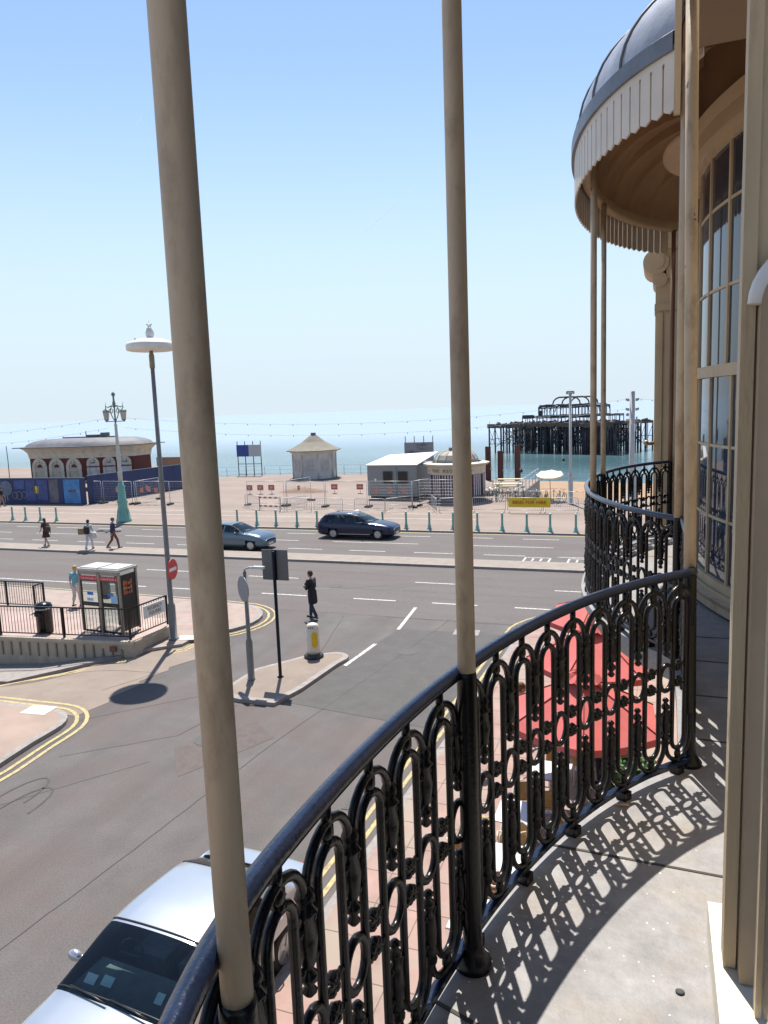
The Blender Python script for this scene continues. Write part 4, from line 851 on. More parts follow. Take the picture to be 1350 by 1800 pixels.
for k in range(7):
    a = 2 * math.pi * k / 7; b.bar((0, 0, 10.22), (.09 * math.cos(a), .09 * math.sin(a), 10.34), .02)
b.cyl((0, 0, 10.2), (0, 0, 10.5), .012, .004, 6); b.bar((0, 0, 9.90), (-.42, -.2, 9.86), .012); b.cyl((-.42, -.2, 9.80), (-.42, -.2, 9.92), .035, n=8); b.build('pineapple_finial', mat('lamp_finial', (.55, .55, .53), .5), root)
def disc_sign(root, z, face, rzv, r=.33, bar_=True, off=.12):
    M = Matrix.Rotation(rzv, 4, 'Z')
    b = MB(); b.M = M; b.cyl((0, -off, z), (0, -off - .02, z), r, n=32); s_ = b.build('sign_plate', face, root)
    if bar_:
        b = MB(); b.M = M; b.box((0, -off - .0225, z), (r * 1.4, .004, .11)); b.build('sign_bar', WHITE, s_)
    b = MB(); b.M = M; b.box((0, -off / 2, z), (.05, off, .06)); b.build('sign_bracket', GREYP, root)
    return s_
ne = thing('no_entry_sign', 'round red no-entry sign with white bar fixed to the tall lamp pole', 'sign', (-15.16, 20.05, 0))
disc_sign(ne, 2.52, RED, R(98), .34, off=.14)
# traffic island things
root = thing('square_sign', 'square traffic sign seen from its plain grey back, on a black pole', 'sign', (-9.91, 17.75, .12))
b = MB(); b.lathe([(.10, 0), (.06, .03), (.048, .05), (.048, 3.62)], n=14); b.build('pole', BLACK, root)
b = MB(); b.box((-.0, .07, 3.22), (.80, .025, .86)); b.build('sign_plate', mat('sign_back_grey', (.11, .115, .12), .5, var=.06), root)
b = MB(); b.bx(-.06, .06, .02, .056, 2.80, 3.64); b.build('sign_bracket', BLACK, root)
root = thing('round_sign', 'round traffic sign seen nearly edge-on, on a grey pole with a small lamp arm', 'sign', (-10.63, 17.38, .12))
b = MB(); b.lathe([(.12, 0), (.10, .02), (.095, 1.1), (.06, 1.2), (.055, 3.1)], n=14); b.build('pole', GREYP, root)
b = MB(); b.M = Matrix.Rotation(R(-36), 4, 'Z'); b.cyl((0, -.06, 2.62), (0, -.085, 2.62), .36, n=28); b.build('sign_plate', mat('sign_back_pale', (.25, .26, .27), .4, var=.05), root)
b = MB(); b.tube([(0, 0, 3.08), (0, 0, 3.16), (.15, 0, 3.22), (.55, 0.06, 3.20)], .03, 8); b.build('lamp_arm', STEEL, root)
b = MB(); b.box((.42, .05, 3.215), (.34, .12, .07)); b.build('sign_lamp', mat('pale_lamp_casing', (.5, .52, .52), .4), root)
root = thing('keep_left_bollard', 'white keep-left bollard with yellow panel at the tip of the traffic island', 'bollard', (-9.72, 19.55, .12), R(20))
b = MB(); b.lathe([(.30, 0), (.30, .06), (.27, .10), (.24, .13)], n=24); b.build('bollard_base', mat('bollard_black', (.03, .03, .03), .6), root)
b = MB(); prof = [(.21, .13), (.20, .25), (.185, .95), (.165, 1.02), (.10, 1.06)]; b.lathe(prof, n=24)
for i, v in enumerate(b.v): b.v[i] = (v[0] * 1.0, v[1] * .8, v[2])
b.build('bollard_shell', mat('bollard_white', (.62, .58, .50), .5, var=.1, stain=(.35, .3, .24), stain_scale=5, stain_lo=.6, stain_hi=.8), root)
b = MB(); b.M = Matrix.Rotation(R(22), 4, 'Z'); pl = [(-.09, .42), (-.09, .72)] + [(-.09 * math.cos(R(a)), .72 + .09 * math.sin(R(a))) for a in (30, 60, 90, 120, 150)] + [(.09, .72), (.09, .42)] + [(.09 * math.cos(R(a)), .42 - .09 * math.sin(R(a))) for a in (30, 60, 90, 120, 150)]
b.vprism(pl, (0, -.178, 0), (1, 0, 0), .03); b.build('yellow_panel', mat('bollard_yellow', (.62, .42, .02), .4), root)
b = MB()
for k in range(3): b.bx(-.12 + .06 * k, -.09 + .06 * k, -.156, -.14, .93, .975)
b.build('vent', DKGREY, root)
b = MB(); b.box((0, 0, 0), (.85, .6, .012)); struct(b.build('manhole_cover', mat('manhole_grey', (.22, .21, .20), .7, var=.2), None, (-5.9, 23.35, .008), .1))
b = MB(); b.box((0, 0, 0), (.75, .55, .008)); struct(b.build('paving_slab', mat('pale_slab', (.5, .45, .38), .8), None, (-14.95, 14.0, .123), .1))
b = MB(); b.box((0, 0, 0), (.75, .5, .008)); struct(b.build('paving_slab', mat('pale_slab', (.5, .45, .38), .8), None, (-14.75, 20.3, .125), .3))

# ------------------------------------------------------------------ promenade bollards and lamps
bl = MB(); bl.lathe([(.17, 0), (.17, .04), (.13, .07), (.11, .2), (.085, .26), (.07, .32), (.062, .85), (.075, .87), (.075, .90), (.06, .92), (.06, .97), (.075, .99), (.07, 1.05), (.03, 1.08)], n=12)
BTOP = MB().lathe([(.078, .975), (.078, 1.06), (.04, 1.085)], n=12).mesh('bollard_cap', mat('pale_cap', (.45, .52, .48), .5)); BBODY = bl.mesh('bollard_body', TEAL)
xl = [-46.5, -45.2, -43.75, -42.2]; xr = [-26.6, -25.1, -23.65, -22.1, -20.65, -19.1, -17.6, -16.1, -14.55, -13.05, -11.55, -10.05, -8.55, -7.1, -5.75, -4.3]
for i, x in enumerate(xl):
    r_ = thing('turquoise_bollard', '%s from the left of the four turquoise bollards before the blue hoarding' % ORD[i], 'bollard', (x, 43.0, .12), 0, 'turquoise bollards along the promenade kerb')
    inst('bollard_body', BBODY, r_); inst('bollard_cap', BTOP, r_)
for i, x in enumerate(xr):
    r_ = thing('turquoise_bollard', '%s turquoise bollard along the far kerb, counted right from the thick post' % ORD[i], 'bollard', (x, 43.0, .12), 0, 'turquoise bollards along the promenade kerb')
    inst('bollard_body', BBODY, r_); inst('bollard_cap', BTOP, r_)
root = thing('ornate_lamp', 'ornate turquoise and white twin-lantern lamp post on the promenade kerb', 'street lamp', (-36.35, 43.4, .12))
b = MB(); b.lathe([(.55, 0), (.55, .15), (.45, .35), (.36, .7), (.33, 1.2), (.36, 1.5), (.28, 1.7), (.24, 2.6), (.20, 2.7), (.16, 2.9)], n=16)
for k in range(8):
    a = 2 * math.pi * k / 8; b.ball((.34 * math.cos(a), .34 * math.sin(a), 1.45), .06, 6); b.ball((.25 * math.cos(a), .25 * math.sin(a), 2.55), .05, 6); b.bar((.5 * math.cos(a), .5 * math.sin(a), .05), (.34 * math.cos(a), .34 * math.sin(a), 1.0), .05)
b.build('pedestal', TEAL, root)
b = MB(); b.lathe([(.15, 2.9), (.17, 3.6), (.14, 3.7), (.13, 4.4), (.16, 4.6), (.16, 4.8), (.12, 5.0), (.10, 6.9), (.12, 7.0), (.08, 7.1)], n=14); b.build('shaft', mat('lamp_offwhite', (.50, .48, .44), .5, var=.12, scale=3), root)
IRON = mat('grey_green_iron', (.13, .19, .20), .5, var=.2)
b = MB(); b.lathe([(.06, 7.0), (.05, 8.2), (.10, 8.3), (.12, 8.5), (.07, 8.7), (.06, 9.0), (.13, 9.1), (.13, 9.2), (.04, 9.35)], n=10)
b.bar((-.85, 0, 7.25), (.85, 0, 7.25), .07, .06)
for s_ in (1, -1):
    b.tube([(s_ * (.06 + .28 * math.sin(t * 2.6)), 0, 7.3 + 1.1 * t) for t in [i / 12 for i in range(13)]], .035, 6)
    b.tube([(0, 0, 8.3), (s_ * .3, 0, 8.35), (s_ * .55, 0, 8.25), (s_ * .75, 0, 8.35), (s_ * .75, 0, 8.1)], .04, 6)
    b.tube([(s_ * (.3 + .16 * math.cos(a)), 0, 8.0 + .16 * math.sin(a)) for a in [i * .6 for i in range(11)]], .03, 6, closed=True)
    b.cyl((s_ * .75, 0, 8.1), (s_ * .75, 0, 8.65), .03, .008, 6)
b.build('scroll_bracket', IRON, root)
for s_ in (1, -1):
    b = MB(); b.lathe([(.05, 7.28), (.16, 7.34), (.24, 7.95), (.27, 7.98), (.20, 8.06), (.08, 8.14)], (s_ * .75, 0, 0), 6, False); o = b.build('lantern', IRON, root)
    b = MB(); b.lathe([(.17, 7.40), (.245, 7.90)], (s_ * .75, 0, 0), 6, False); b.build('lantern_glass', mat('lantern_glass', (.45, .40, .33), .2), o)
def pole(name, label, p, h, r, top):
    root = thing(name, label, 'pole', (p[0], p[1], .12))
    b = MB(); b.lathe([(r * 2.2, 0), (r * 2.2, .04), (r * 1.9, .06), (r * 1.7, 2.1), (r * 1.1, 2.3), (r, 2.4), (r * .9, h)], n=14); b.build('shaft', mat('pale_pole', (.42, .41, .39), .5, var=.12), root)
    b = MB()
    if top == 'T':
        b.box((0, 0, h + .05), (.55, .1, .1)); b.box((-.22, 0, h - .05), (.14, .2, .16)); b.box((.22, 0, h - .05), (.14, .2, .16)); b.cyl((0, 0, h - .2), (0, 0, h), r * 1.2, n=10)
    else:
        for z in (h - .6, h - 1.25):
            for s_ in (1, -1): b.box((s_ * (r + .09), 0, z), (.16, .14, .18)); b.cyl((s_ * (r + .2), 0, z - .04), (s_ * (r + .2), 0, z + .12), .05, n=8)
        b.ball((-r - .12, 0, h - 1.6), .12, 8); b.box((r + .1, 0, h - 1.9), (.1, .12, .3))
    b.build('fittings', mat('pole_fittings', (.30, .30, .30), .5), root)
    return root
pole('camera_pole', 'thin pale pole with a small T-shaped head, in front of the burnt pier', (-5.9, 55.2), 8.1, .10, 'T')
pole('cable_pole', 'thick pale pole with cable fittings right of the pier, before the scroll-topped pilaster', (-1.62, 54), 8.0, .19, 'C')
def festoon(label, a, c, sag):
    a, c = Vector(a), Vector(c); n = 44; P = [a.lerp(c, i / n) - zz * sag * 4 * (i / n) * (1 - i / n) for i in range(n + 1)]
    root = thing('festoon_string', label, 'string lights', tuple(a)); b = MB(); b.M = Matrix.Translation(-a); b.tube(P, .008, 5); b.build('cable', mat('cable_grey', (.28, .30, .33), .6), root)
    bm = MB().lathe([(.015, 0), (.03, -.04), (.035, -.08), (.015, -.11)], n=6).mesh('festoon_bulb', mat('bulb_grey', (.40, .42, .45), .3))
    for i in range(1, n, 2): inst('bulb', bm, root, tuple(P[i] - a))
festoon('upper string of festoon bulbs from the ornate lamp to the left edge', (-37.1, 43.4, 7.6), (-72, 42, 7.9), 1.1)
festoon('lower string of festoon bulbs from the ornate lamp to the left edge', (-37.1, 43.4, 6.9), (-72, 42, 7.1), 1.2)
festoon('upper string of festoon bulbs between the ornate lamp and the cable pole', (-35.6, 43.4, 7.6), (-1.8, 54, 7.6), 1.0)
festoon('lower string of festoon bulbs between the ornate lamp and the cable pole', (-35.6, 43.4, 6.9), (-1.8, 54, 6.95), 1.1)
festoon('short string of festoon bulbs from the cable pole behind the pilaster', (-1.4, 54, 7.6), (14, 54, 7.6), .5)
# ------------------------------------------------------------------ promenade: hoarding, round-roofed building, kiosks, fences
HB = mat('hoarding_blue', (0.012, 0.028, 0.105), 0.55, var=0.18, scale=1.2)
def hoarding(name, label, a, c, h, zb=.12, posters=None, right=False):
    a, c = Vector((a[0], a[1], zb)), Vector((c[0], c[1], zb)); root = thing(name, label, 'hoarding', tuple(a)); ux = (c - a).normalized(); L = (c - a).length; nn = Vector((ux.y, -ux.x, 0))
    b = MB(); k = int(L / 1.22)
    for i in range(k):
        p = ux * (L * (i + .5) / k); b.box((p.x + .012 * (i % 2) * nn.x, p.y + .012 * (i % 2) * nn.y, h / 2), (L / k - .02, .05, h), rz=math.atan2(ux.y, ux.x))
    b.build('boarding', HB, root)
    b = MB(); b.bar(tuple(ux * 0 + zz * (h + .03)), tuple(ux * L + zz * (h + .03)), .1, .06); b.build('capping', mat('grey_blue_capping', (.12, .13, .17), .6), root)
    for (t0, t1, z0, z1, col, nm) in (posters or []):
        p = ux * ((t0 + t1) / 2) + nn * .047; b = MB(); b.box((p.x, p.y, (z0 + z1) / 2), (abs(t1 - t0), .008, z1 - z0), rz=math.atan2(ux.y, ux.x)); b.build('poster', mat('poster_' + nm, col, .5, var=.35, scale=1.6), root)
    return root, ux, nn
P0, P1 = (-80, 51.3), (-47.4, 52.0)
H_, ux, nn = hoarding('blue_hoarding', 'long blue site hoarding with picture panels in front of the domed seafront building', P0, P1, 2.35, posters=[
    (20.6, 21.8, .1, 2.25, (.05, .12, .34), 'a'), (22.0, 23.2, .1, 2.25, (.025, .05, .17), 'b'), (25.9, 27.0, .3, 2.2, (.03, .06, .2), 'c'), (24.6, 25.8, 1.4, 2.2, (.04, .08, .24), 'd'), (27.2, 28.4, .4, 2.2, (.03, .055, .2), 'e'), (28.6, 29.6, .15, 2.25, (.10, .10, .13), 'f'), (30.2, 32.0, .1, 2.25, (.04, .18, .42), 'g'), (17.5, 18.6, 1.0, 2.2, (.06, .1, .26), 'h'), (26.7, 27.4, 1.0, 1.65, (.55, .46, .12), 'yellow'), (20.2, 20.5, .2, 1.3, (.4, .4, .42), 'i'), (30.6, 31.2, 1.1, 1.35, (.4, .36, .3), 'j'), (31.3, 31.8, 1.1, 1.35, (.4, .36, .3), 'j')])
b = MB(); p = ux * 23.6 + nn * .06
b.M = Matrix.Translation(p + zz * 1.45) @ Matrix.Rotation(math.atan2(ux.y, ux.x), 4, 'Z'); b.cyl((0, 0.0, 0), (0, -.006, 0), .72, n=28); b.build('poster', mat('poster_disc', (.10, .13, .2), .5, var=.4, scale=4), H_)
for t, s_, z in ((23.4, .10, .7), (23.7, .12, .9), (24.6, .3, .8), (25.1, .36, .8), (25.7, .3, .85)):
    b = MB(); p = ux * t + nn * .056; b.M = Matrix.Translation(p + zz * z) @ Matrix.Rotation(math.atan2(ux.y, ux.x), 4, 'Z')
    b.tube([(s_ * math.cos(a), 0, s_ * math.sin(a)) for a in [i * math.pi / 8 for i in range(16)]], .02, 5, closed=True) if t > 24 else b.box((0, 0, 0), (.09, .01, 1.2))
    b.build('poster_outline', mat('poster_pale', (.3, .32, .36), .5), H_)
hoarding('blue_hoarding', 'plain blue hoarding running back towards the sea beside the tall lamp pole', (-47.35, 52.15), (-46.2, 66), 2.5)
hoarding('blue_hoarding', 'distant blue hoarding turning away behind the thick post', (-46.2, 66.1), (-36.5, 79.2), 2.4) if False else None
# domed seafront building
root = thing('seafront_building', 'old oval seafront building with grey domed roof, maroon walls and white arches', 'building', (-66, 76, .12)); BO = (-66, 76, .12)
fp = [(-74, 72.0), (-65.6, 72.0), (-60.3, 74.65), (-60.3, 78), (-74, 78)]
MAR = mat('maroon_brick', (.085, .014, .014), .7, var=.25, scale=3); STU = mat('flaking_white_stucco', (.50, .47, .40), .75, var=.12, scale=1.5, stain=(.28, .24, .18), stain_scale=1.6, stain_lo=.5, stain_hi=.75, stain_amt=.7)
b = lb(BO); b.prism(fp, .12, 3.25); b.build('wall', MAR, root)
def offp(poly, o):
    n = len(poly); out = []
    for i in range(n):
        p, q, r_ = Vector(poly[i - 1]), Vector(poly[i]), Vector(poly[(i + 1) % n]); a = (q - p).normalized(); c = (r_ - q).normalized()
        na, nc = Vector((a.y, -a.x)), Vector((c.y, -c.x)); m_ = (na + nc).normalized(); out.append(tuple(q + m_ * o / max(.3, m_.dot(na))))
    return out
b = lb(BO); rings = [(o, z) for o, z in ((.06, 3.0), (.08, 3.25), (.16, 3.7), (.45, 4.1), (.75, 4.35))]
b.grid([[(p[0], p[1], z) for p in offp(fp, o)] for o, z in rings], False, closed=True); b.build('coved_cornice', STU, root)
b = lb(BO); b.prism(offp(fp, 1.35), 4.36, 4.46); b.build('eaves', mat('eaves_grey', (.10, .10, .11), .6, var=.2), root)
b = lb(BO); rf = [(.35, 4.47), (.1, 4.8), (-.35, 5.08), (-1.0, 5.28), (-2.0, 5.36)]
b.grid([[(p[0], p[1], z) for p in offp(fp, o)] for o, z in rf], True, closed=True); top = offp(fp, -2.0); b.add([(p[0], p[1], 5.36) for p in top], [tuple(range(len(top)))]); b.build('roof', mat('grey_roof', (.13, .13, .145), .65, var=.2, scale=.8, stain=(.18, .18, .19), stain_scale=.6), root)
b = lb(BO); b.bx(-71.5, -63.5, 75.2, 75.6, 5.37, 5.5); b.bx(-67.5, -65.8, 75, 76, 5.5, 5.72); b.bx(-65.3, -64.7, 75, 76, 5.5, 5.95); b.cyl((-67.8, 75.3, 5.5), (-67.8, 75.3, 6.2), .06, n=6); b.build('roof_plant', DKGREY, root)
def arch_win(o, ux_, wd, ht, kind):
    o = Vector(o); ux_ = Vector(ux_).normalized(); nn_ = Vector((ux_.y, -ux_.x, 0)); hw = wd / 2
    q = lb(BO); ro, ri = hw, hw * .62; zc = ht - ro
    outer = [(hw * math.cos(R(a)), zc + ro * math.sin(R(a))) for a in range(0, 181, 15)]; inner = [(ri * math.cos(R(a)), zc + ri * math.sin(R(a))) for a in range(180, -1, -15)]
    q.vprism([(hw, 0)] + outer + [(-hw, 0), (-ri, 0)] + inner + [(ri, 0)], tuple(o + nn_ * .10 - zz * 0), tuple(ux_), .10); f = q.build('arch', STU, root)
    q = lb(BO); q.vprism([(ri, 0)] + list(reversed(inner)) + [(-ri, 0)], tuple(o + nn_ * .015), tuple(ux_), .01); q.build('arch_window', mat('arch_pale' if kind else 'arch_panel', (.42, .44, .46) if kind else (.40, .37, .31), .5, var=.25, scale=2.5), f)
    q = lb(BO); q.vprism([(ri * .55 * math.cos(R(a)), zc + ri * .55 * math.sin(R(a))) for a in range(0, 181, 20)], tuple(o + nn_ * .05), tuple(ux_), .03); q.build('arch_lunette', MAR if not kind else DKGREY, f)
    q = lb(BO); p = o + nn_ * .07; q.box((p.x, p.y, zc - .1), (wd * 1.0, .1, .13), rz=math.atan2(ux_.y, ux_.x)); q.build('impost', STU if not kind else MAR, f)
    q = lb(BO); p = o + nn_ * .13; q.box((p.x, p.y, ht - .1), (.22, .1, .42), rz=math.atan2(ux_.y, ux_.x)); q.build('keystone', STU, f)
for x in (-72.5, -69.8, -67.1): arch_win((x, 72.0, .3), (1, 0, 0), 2.35, 2.75, 0)
dv = Vector((5.3, 2.65, 0)).normalized()
for t in (1.1, 3.0, 4.9): p = Vector((-65.6, 72.0, .3)) + dv * t; arch_win(tuple(p), tuple(dv), 1.5, 2.75, 1)
root = thing('orange_sign', 'orange lettered sign board beyond the blue hoarding, right of the domed building', 'sign', (-56.0, 76.5, .12))
b = MB(); b.box((0, 0, 2.0), (4.6, .08, 1.1)); s_ = b.build('sign_board', mat('sign_grey_board', (.2, .17, .12), .6), root)
text('sign_lettering', 'CROBALLS', .95, mat('sign_orange', (.55, .13, .03), .5), s_, (0, -.05, 2.0), (R(90), 0, 0), ext=.01)
for sx in (-2, 2): b = MB(); b.cyl((sx, .1, 0), (sx, .1, 2.5), .05, n=8); b.build('sign_post', DKGREY, root)
for i, (x, y, h) in enumerate(((-76.6, 71, 4.6), (-72.5, 82, 4.9))):
    b = MB(); b.tube([(0, 0, 0), (.05, 0, h * .6), (.0, 0, h)], .05, 6); tag(b.build('thin_mast', DKGREY, None, (x, y, .12)), ['thin dark mast standing left of the domed building', 'short thin mast behind the left end of the domed roof'][i], 'mast')
# octagonal kiosk
root = thing('octagonal_kiosk', 'weathered white octagonal kiosk with pointed flared roof alone on the promenade', 'kiosk', (-36.1, 75.3, .12), R(12))
def ngon(r, n, ph=0): return [(r * math.cos(ph + 2 * math.pi * i / n), r * math.sin(ph + 2 * math.pi * i / n)) for i in range(n)]
KW = mat('kiosk_white', (.50, .49, .47), .7, var=.12, scale=1.2, stain=(.28, .24, .19), stain_scale=1.3, stain_lo=.5, stain_hi=.75, stain_amt=.7, stretch=(1, 1, .4))
b = MB(); b.grid([[(p[0], p[1], z) for p in ngon(r_, 8, R(22.5))] for r_, z in ((2.42, 0), (2.42, 2.6), (2.52, 2.85), (2.8, 3.1), (2.85, 3.15))], False, closed=True)
for p in ngon(2.43, 8, R(22.5)): b.cyl((p[0], p[1], 0), (p[0], p[1], 2.8), .1, n=8)
b.build('wall', KW, root)
b = MB(); b.grid([[(p[0], p[1], z) for p in ngon(r_, 8, R(22.5))] for r_, z in ((3.1, 3.12), (3.1, 3.2), (2.2, 3.6), (1.3, 4.1), (.6, 4.65), (.3, 4.85))], False, closed=True); b.build('roof', mat('kiosk_roof', (.19, .17, .13), .8, var=.15, scale=2), root)
b = MB(); b.lathe([(.3, 4.85), (.3, 5.1), (.05, 5.12)], n=8); b.build('finial', DKGREY, root)
for k in range(8):
    a = 2 * math.pi * k / 8 ; b = MB(); M = Matrix.Rotation(a, 4, 'Z'); b.M = M; r_ = 2.42 * math.cos(R(22.5)) + .01
    b.bx(r_ - .01, r_ + .03, -.5, .5, .95, 2.2); o = b.build('window', mat('kiosk_shutter', (.36, .36, .36), .6, var=.2, scale=4), root)
    b = MB(); b.M = M
    for y_ in (-.5, .5): b.bx(r_ - .01, r_ + .06, y_ - .05, y_ + .05, .9, 2.25)
    b.bx(r_ - .01, r_ + .055, -.5, .5, .86, .95); b.bx(r_ - .01, r_ + .055, -.5, .5, 2.2, 2.28); b.build('window_frame', KW, o)
b = MB(); b.prism(ngon(2.9, 8, R(22.5)), -.0, .06); b.build('plinth', mat('kiosk_plinth', (.1, .09, .09), .8), root)
# billboards on frames
root = thing('billboard', 'half blue, half pale billboard on tall dark legs at the promenade edge', 'billboard', (-46.3, 78.4, .12))
b = MB(); b.bx(-1.65, -.02, -.05, .05, 2.35, 3.75); b.build('blue_panel', mat('billboard_blue', (.02, .05, .25), .5, var=.1), root)
b = MB(); b.bx(.02, 1.65, -.05, .05, 2.35, 3.75); b.build('pale_panel', mat('billboard_grey', (.38, .40, .43), .5, var=.1), root)
for x in (-1.6, -.55, .55, 1.6): b = MB(); b.cyl((x, .1, 0), (x, .1, 4.2), .055, n=8); b.build('leg', mat('dark_blue_steel', (.04, .05, .08), .5), root)
b = MB(); b.bar((-1.6, .1, 1.45), (1.6, .1, 1.45), .07); b.bar((-1.6, .1, .2), (1.6, .1, .2), .05); b.build('crossbar', DKGREY, root)
root = thing('billboard', 'grey billboard with dark smudged picture rising behind the white-roofed cabin', 'billboard', (-25.0, 79.2, .12))
b = MB(); b.bx(-1.7, 1.7, -.05, .05, 1.5, 3.6); b.build('grey_panel', mat('billboard_picture', (.20, .21, .23), .5, var=.2, scale=1.2, stain=(.04, .04, .045), stain_scale=.9, stain_lo=.5, stain_hi=.62, stretch=(.4, 1, 1)), root)
for x in (-1.6, -.55, .55, 1.6): b = MB(); b.cyl((x, .1, 0), (x, .1, 4.3), .05, n=8); b.build('leg', DKGREY, root)
# cabin
root = thing('site_cabin', 'grey wheeled cabin with white roof and two dark windows, left of the striped kiosk', 'cabin', (-20.2, 59.0, .12), R(-6))
CG = mat('cabin_grey_green', (.23, .235, .235), .6, var=.06)
b = MB(); b.bx(-2.25, 2.25, -2.0, 2.4, .28, 2.78); b.build('wall', CG, root)
b = MB(); b.add([(-2.35, -2.1, 2.78), (2.35, -2.1, 2.82), (2.35, 2.5, 3.55), (-2.35, 2.5, 3.3)] + [(-2.35, -2.1, 2.86), (2.35, -2.1, 2.90), (2.35, 2.5, 3.63), (-2.35, 2.5, 3.38)], [(3, 2, 1, 0), (4, 5, 6, 7), (0, 1, 5, 4), (1, 2, 6, 5), (2, 3, 7, 6), (3, 0, 4, 7)]); b.build('roof', mat('cabin_white_roof', (.72, .71, .68), .6, var=.04), root)
for x in (-.35, 1.0):
    b = MB(); b.bx(x - .42, x + .42, -2.03, -1.99, 1.35, 2.3); o = b.build('window', mat('cabin_window', (.02, .02, .022), .1, var=.3), root)
    b = MB()
    for sx in (-.42, .42): b.bx(x + sx - .03, x + sx + .03, -2.05, -2.0, 1.32, 2.33)
    b.bx(x - .39, x + .39, -2.05, -2.0, 1.30, 1.35); b.bx(x - .39, x + .39, -2.05, -2.0, 2.3, 2.34); b.build('window_frame', mat('cabin_frame', (.08, .09, .08), .5), o)
b = MB(); b.bx(.30, .42, -2.06, -1.98, .2, 2.78); b.build('downpipe', mat('cabin_post', (.2, .24, .28), .5), root)
b = MB(); b.bx(-1.6, -1.42, -2.02, -1.99, 1.5, 1.72); b.build('notice', WHITE, root)
for x in (-1.5, 1.9): b = MB(); b.cyl((x, -1.9, .24), (x, -1.7, .24), .26, n=16); b.build('wheel', RUBBER, root)
b = MB(); b.bx(-2.1, 2.1, -1.8, 2.2, .05, .28); b.build('chassis', TRIM, root)
# striped kiosk
root = thing('striped_kiosk', 'round kiosk with maroon and white striped sides and grey domed roof', 'kiosk', (-14.9, 56.9, .12))
n = 12; ph = R(15); rad = 2.25
b = MB(); b.prism(ngon(rad + .02, n, ph), 0, .5); b.build('base', mat('kiosk_base', (.12, .11, .12), .7), root)
b = MB(); b.prism(ngon(rad - .06, n, ph), .5, 2.2); w_ = b.build('wall', mat('kiosk_cream', (.48, .42, .33), .6, var=.08), root)
pts = ngon(rad, n, ph)
sm_ = mat('stripe_maroon', (.055, .012, .03), .6); sw = mat('stripe_white', (.50, .46, .48), .6)
for i in range(n):
    a, c = Vector(pts[i]), Vector(pts[(i + 1) % n]); b = MB(); k = 9
    for j in range(k):
        p = a.lerp(c, .08 + .84 * (j + .5) / k); dd = c - a; b.cur = 0 if j % 2 == 0 else 1
        b.box((p.x, p.y, 1.35), (dd.length * .84 / k - .001, .06, 1.65), rz=math.atan2(dd.y, dd.x))
    b.build('striped_panel', [sm_, sw], root)
b = MB(); b.grid([[(p[0], p[1], z) for p in ngon(r_, n, ph)] for r_, z in ((rad - .05, 2.2), (rad + .03, 2.2), (rad + .05, 2.75), (rad + .3, 2.9), (rad + .38, 2.92), (rad + .38, 3.02), (rad - .2, 3.1))], False, closed=True); b.build('fascia', mat('kiosk_fascia', (.52, .46, .36), .6, var=.08), root)
b = MB(); b.grid([[(p[0], p[1], z) for p in ngon(r_, n, ph)] for r_, z in ((rad - .5, 3.05), (rad - .55, 3.3), (rad - .75, 3.65), (rad - 1.1, 3.9), (.3, 4.0), (.02, 4.02))], False, closed=True)
for p in ngon(1, n, ph): b.tube([(p[0] * r_, p[1] * r_, z + .01) for r_, z in ((rad - .5, 3.05), (rad - .55, 3.3), (rad - .75, 3.65), (rad - 1.1, 3.9), (.3, 4.0))], .03, 5)
b.build('domed_roof', mat('kiosk_dome', (.36, .32, .27), .6, var=.2, scale=2), root)
b = MB(); b.lathe([(.6, 4.0), (.6, 4.2), (.1, 4.22)], n=12); b.build('roof_cap', DKGREY, root)
KL = mat('kiosk_letters', (.22, .08, .05), .5)
for a, s_ in [(219 + 6.9 * i_, c_) for i_, c_ in enumerate('~ THE REGENCY ~') if c_ != ' ']:
    rr = rad + .075; text('fascia_letter', s_, .36, KL, root, (rr * math.cos(R(a)), rr * math.sin(R(a)), 2.5), (R(90), 0, R(a + 90)), ext=.012)
# steel columns
RUST = mat('rusty_steel', (.085, .028, .025), .7, var=.3, scale=2)
for x, y, h, l in ((-15.75, 72.6, 3.35, 'second rusty steel column from the left, before the burnt pier'), (-14.5, 72.5, 2.9, 'shorter rusty steel column, third from the left before the burnt pier'), (-12.6, 71.3, 3.5, 'tallest rusty steel column, rightmost of the four before the burnt pier'), (-17.2, 72.6, 2.1, 'lowest rusty steel column, leftmost of the four, close behind the striped kiosk')):
    r_ = thing('steel_column', l, 'column', (x, y, .12), R(25)); b = MB(); b.bx(-.24, .24, -.2, -.15, 0, h); b.bx(-.24, .24, .15, .2, 0, h); b.bx(-.03, .03, -.149, .149, 0, h); b.build('column', RUST, r_)
    b = MB(); b.box((.2, -.26, h * .35), (.14, .1, .18)); b.build('bracket', mat('pale_bracket', (.4, .36, .25), .6), r_)
# mesh fence panels
def fence_panel_meshes():
    f = MB(); L = 3.4
    f.tube([(0, 0, .12), (0, 0, 2.0)], .021, 6); f.tube([(L, 0, .12), (L, 0, 2.0)], .021, 6); f.tube([(0, 0, 2.0), (L, 0, 2.0)], .021, 6); f.tube([(0, 0, .2), (L, 0, .2)], .018, 6)
    g = MB()
    for i in range(1, 20): g.tube([(L * i / 20, 0, .2), (L * i / 20, 0, 2.0)], .0035, 3, caps=False)
    for i in range(1, 8): g.tube([(0, 0, .2 + .225 * i), (L, 0, .2 + .225 * i)], .0035, 3, caps=False)
    ft = MB(); ft.box((0, 0, .07), (.24, .72, .14)); nt_ = MB(); nt_.bx(-.17, .17, -.03, -.022, -.2, .2)
    return f.mesh('fence_frame', STEEL), g.mesh('fence_wire', STEEL), ft.mesh('fence_foot', TRIM), nt_.mesh('fence_notice', mat('pink_notice', (.50, .20, .15), .6, var=.3, scale=9))
FFR, FWR, FFT, FNT = fence_panel_meshes()
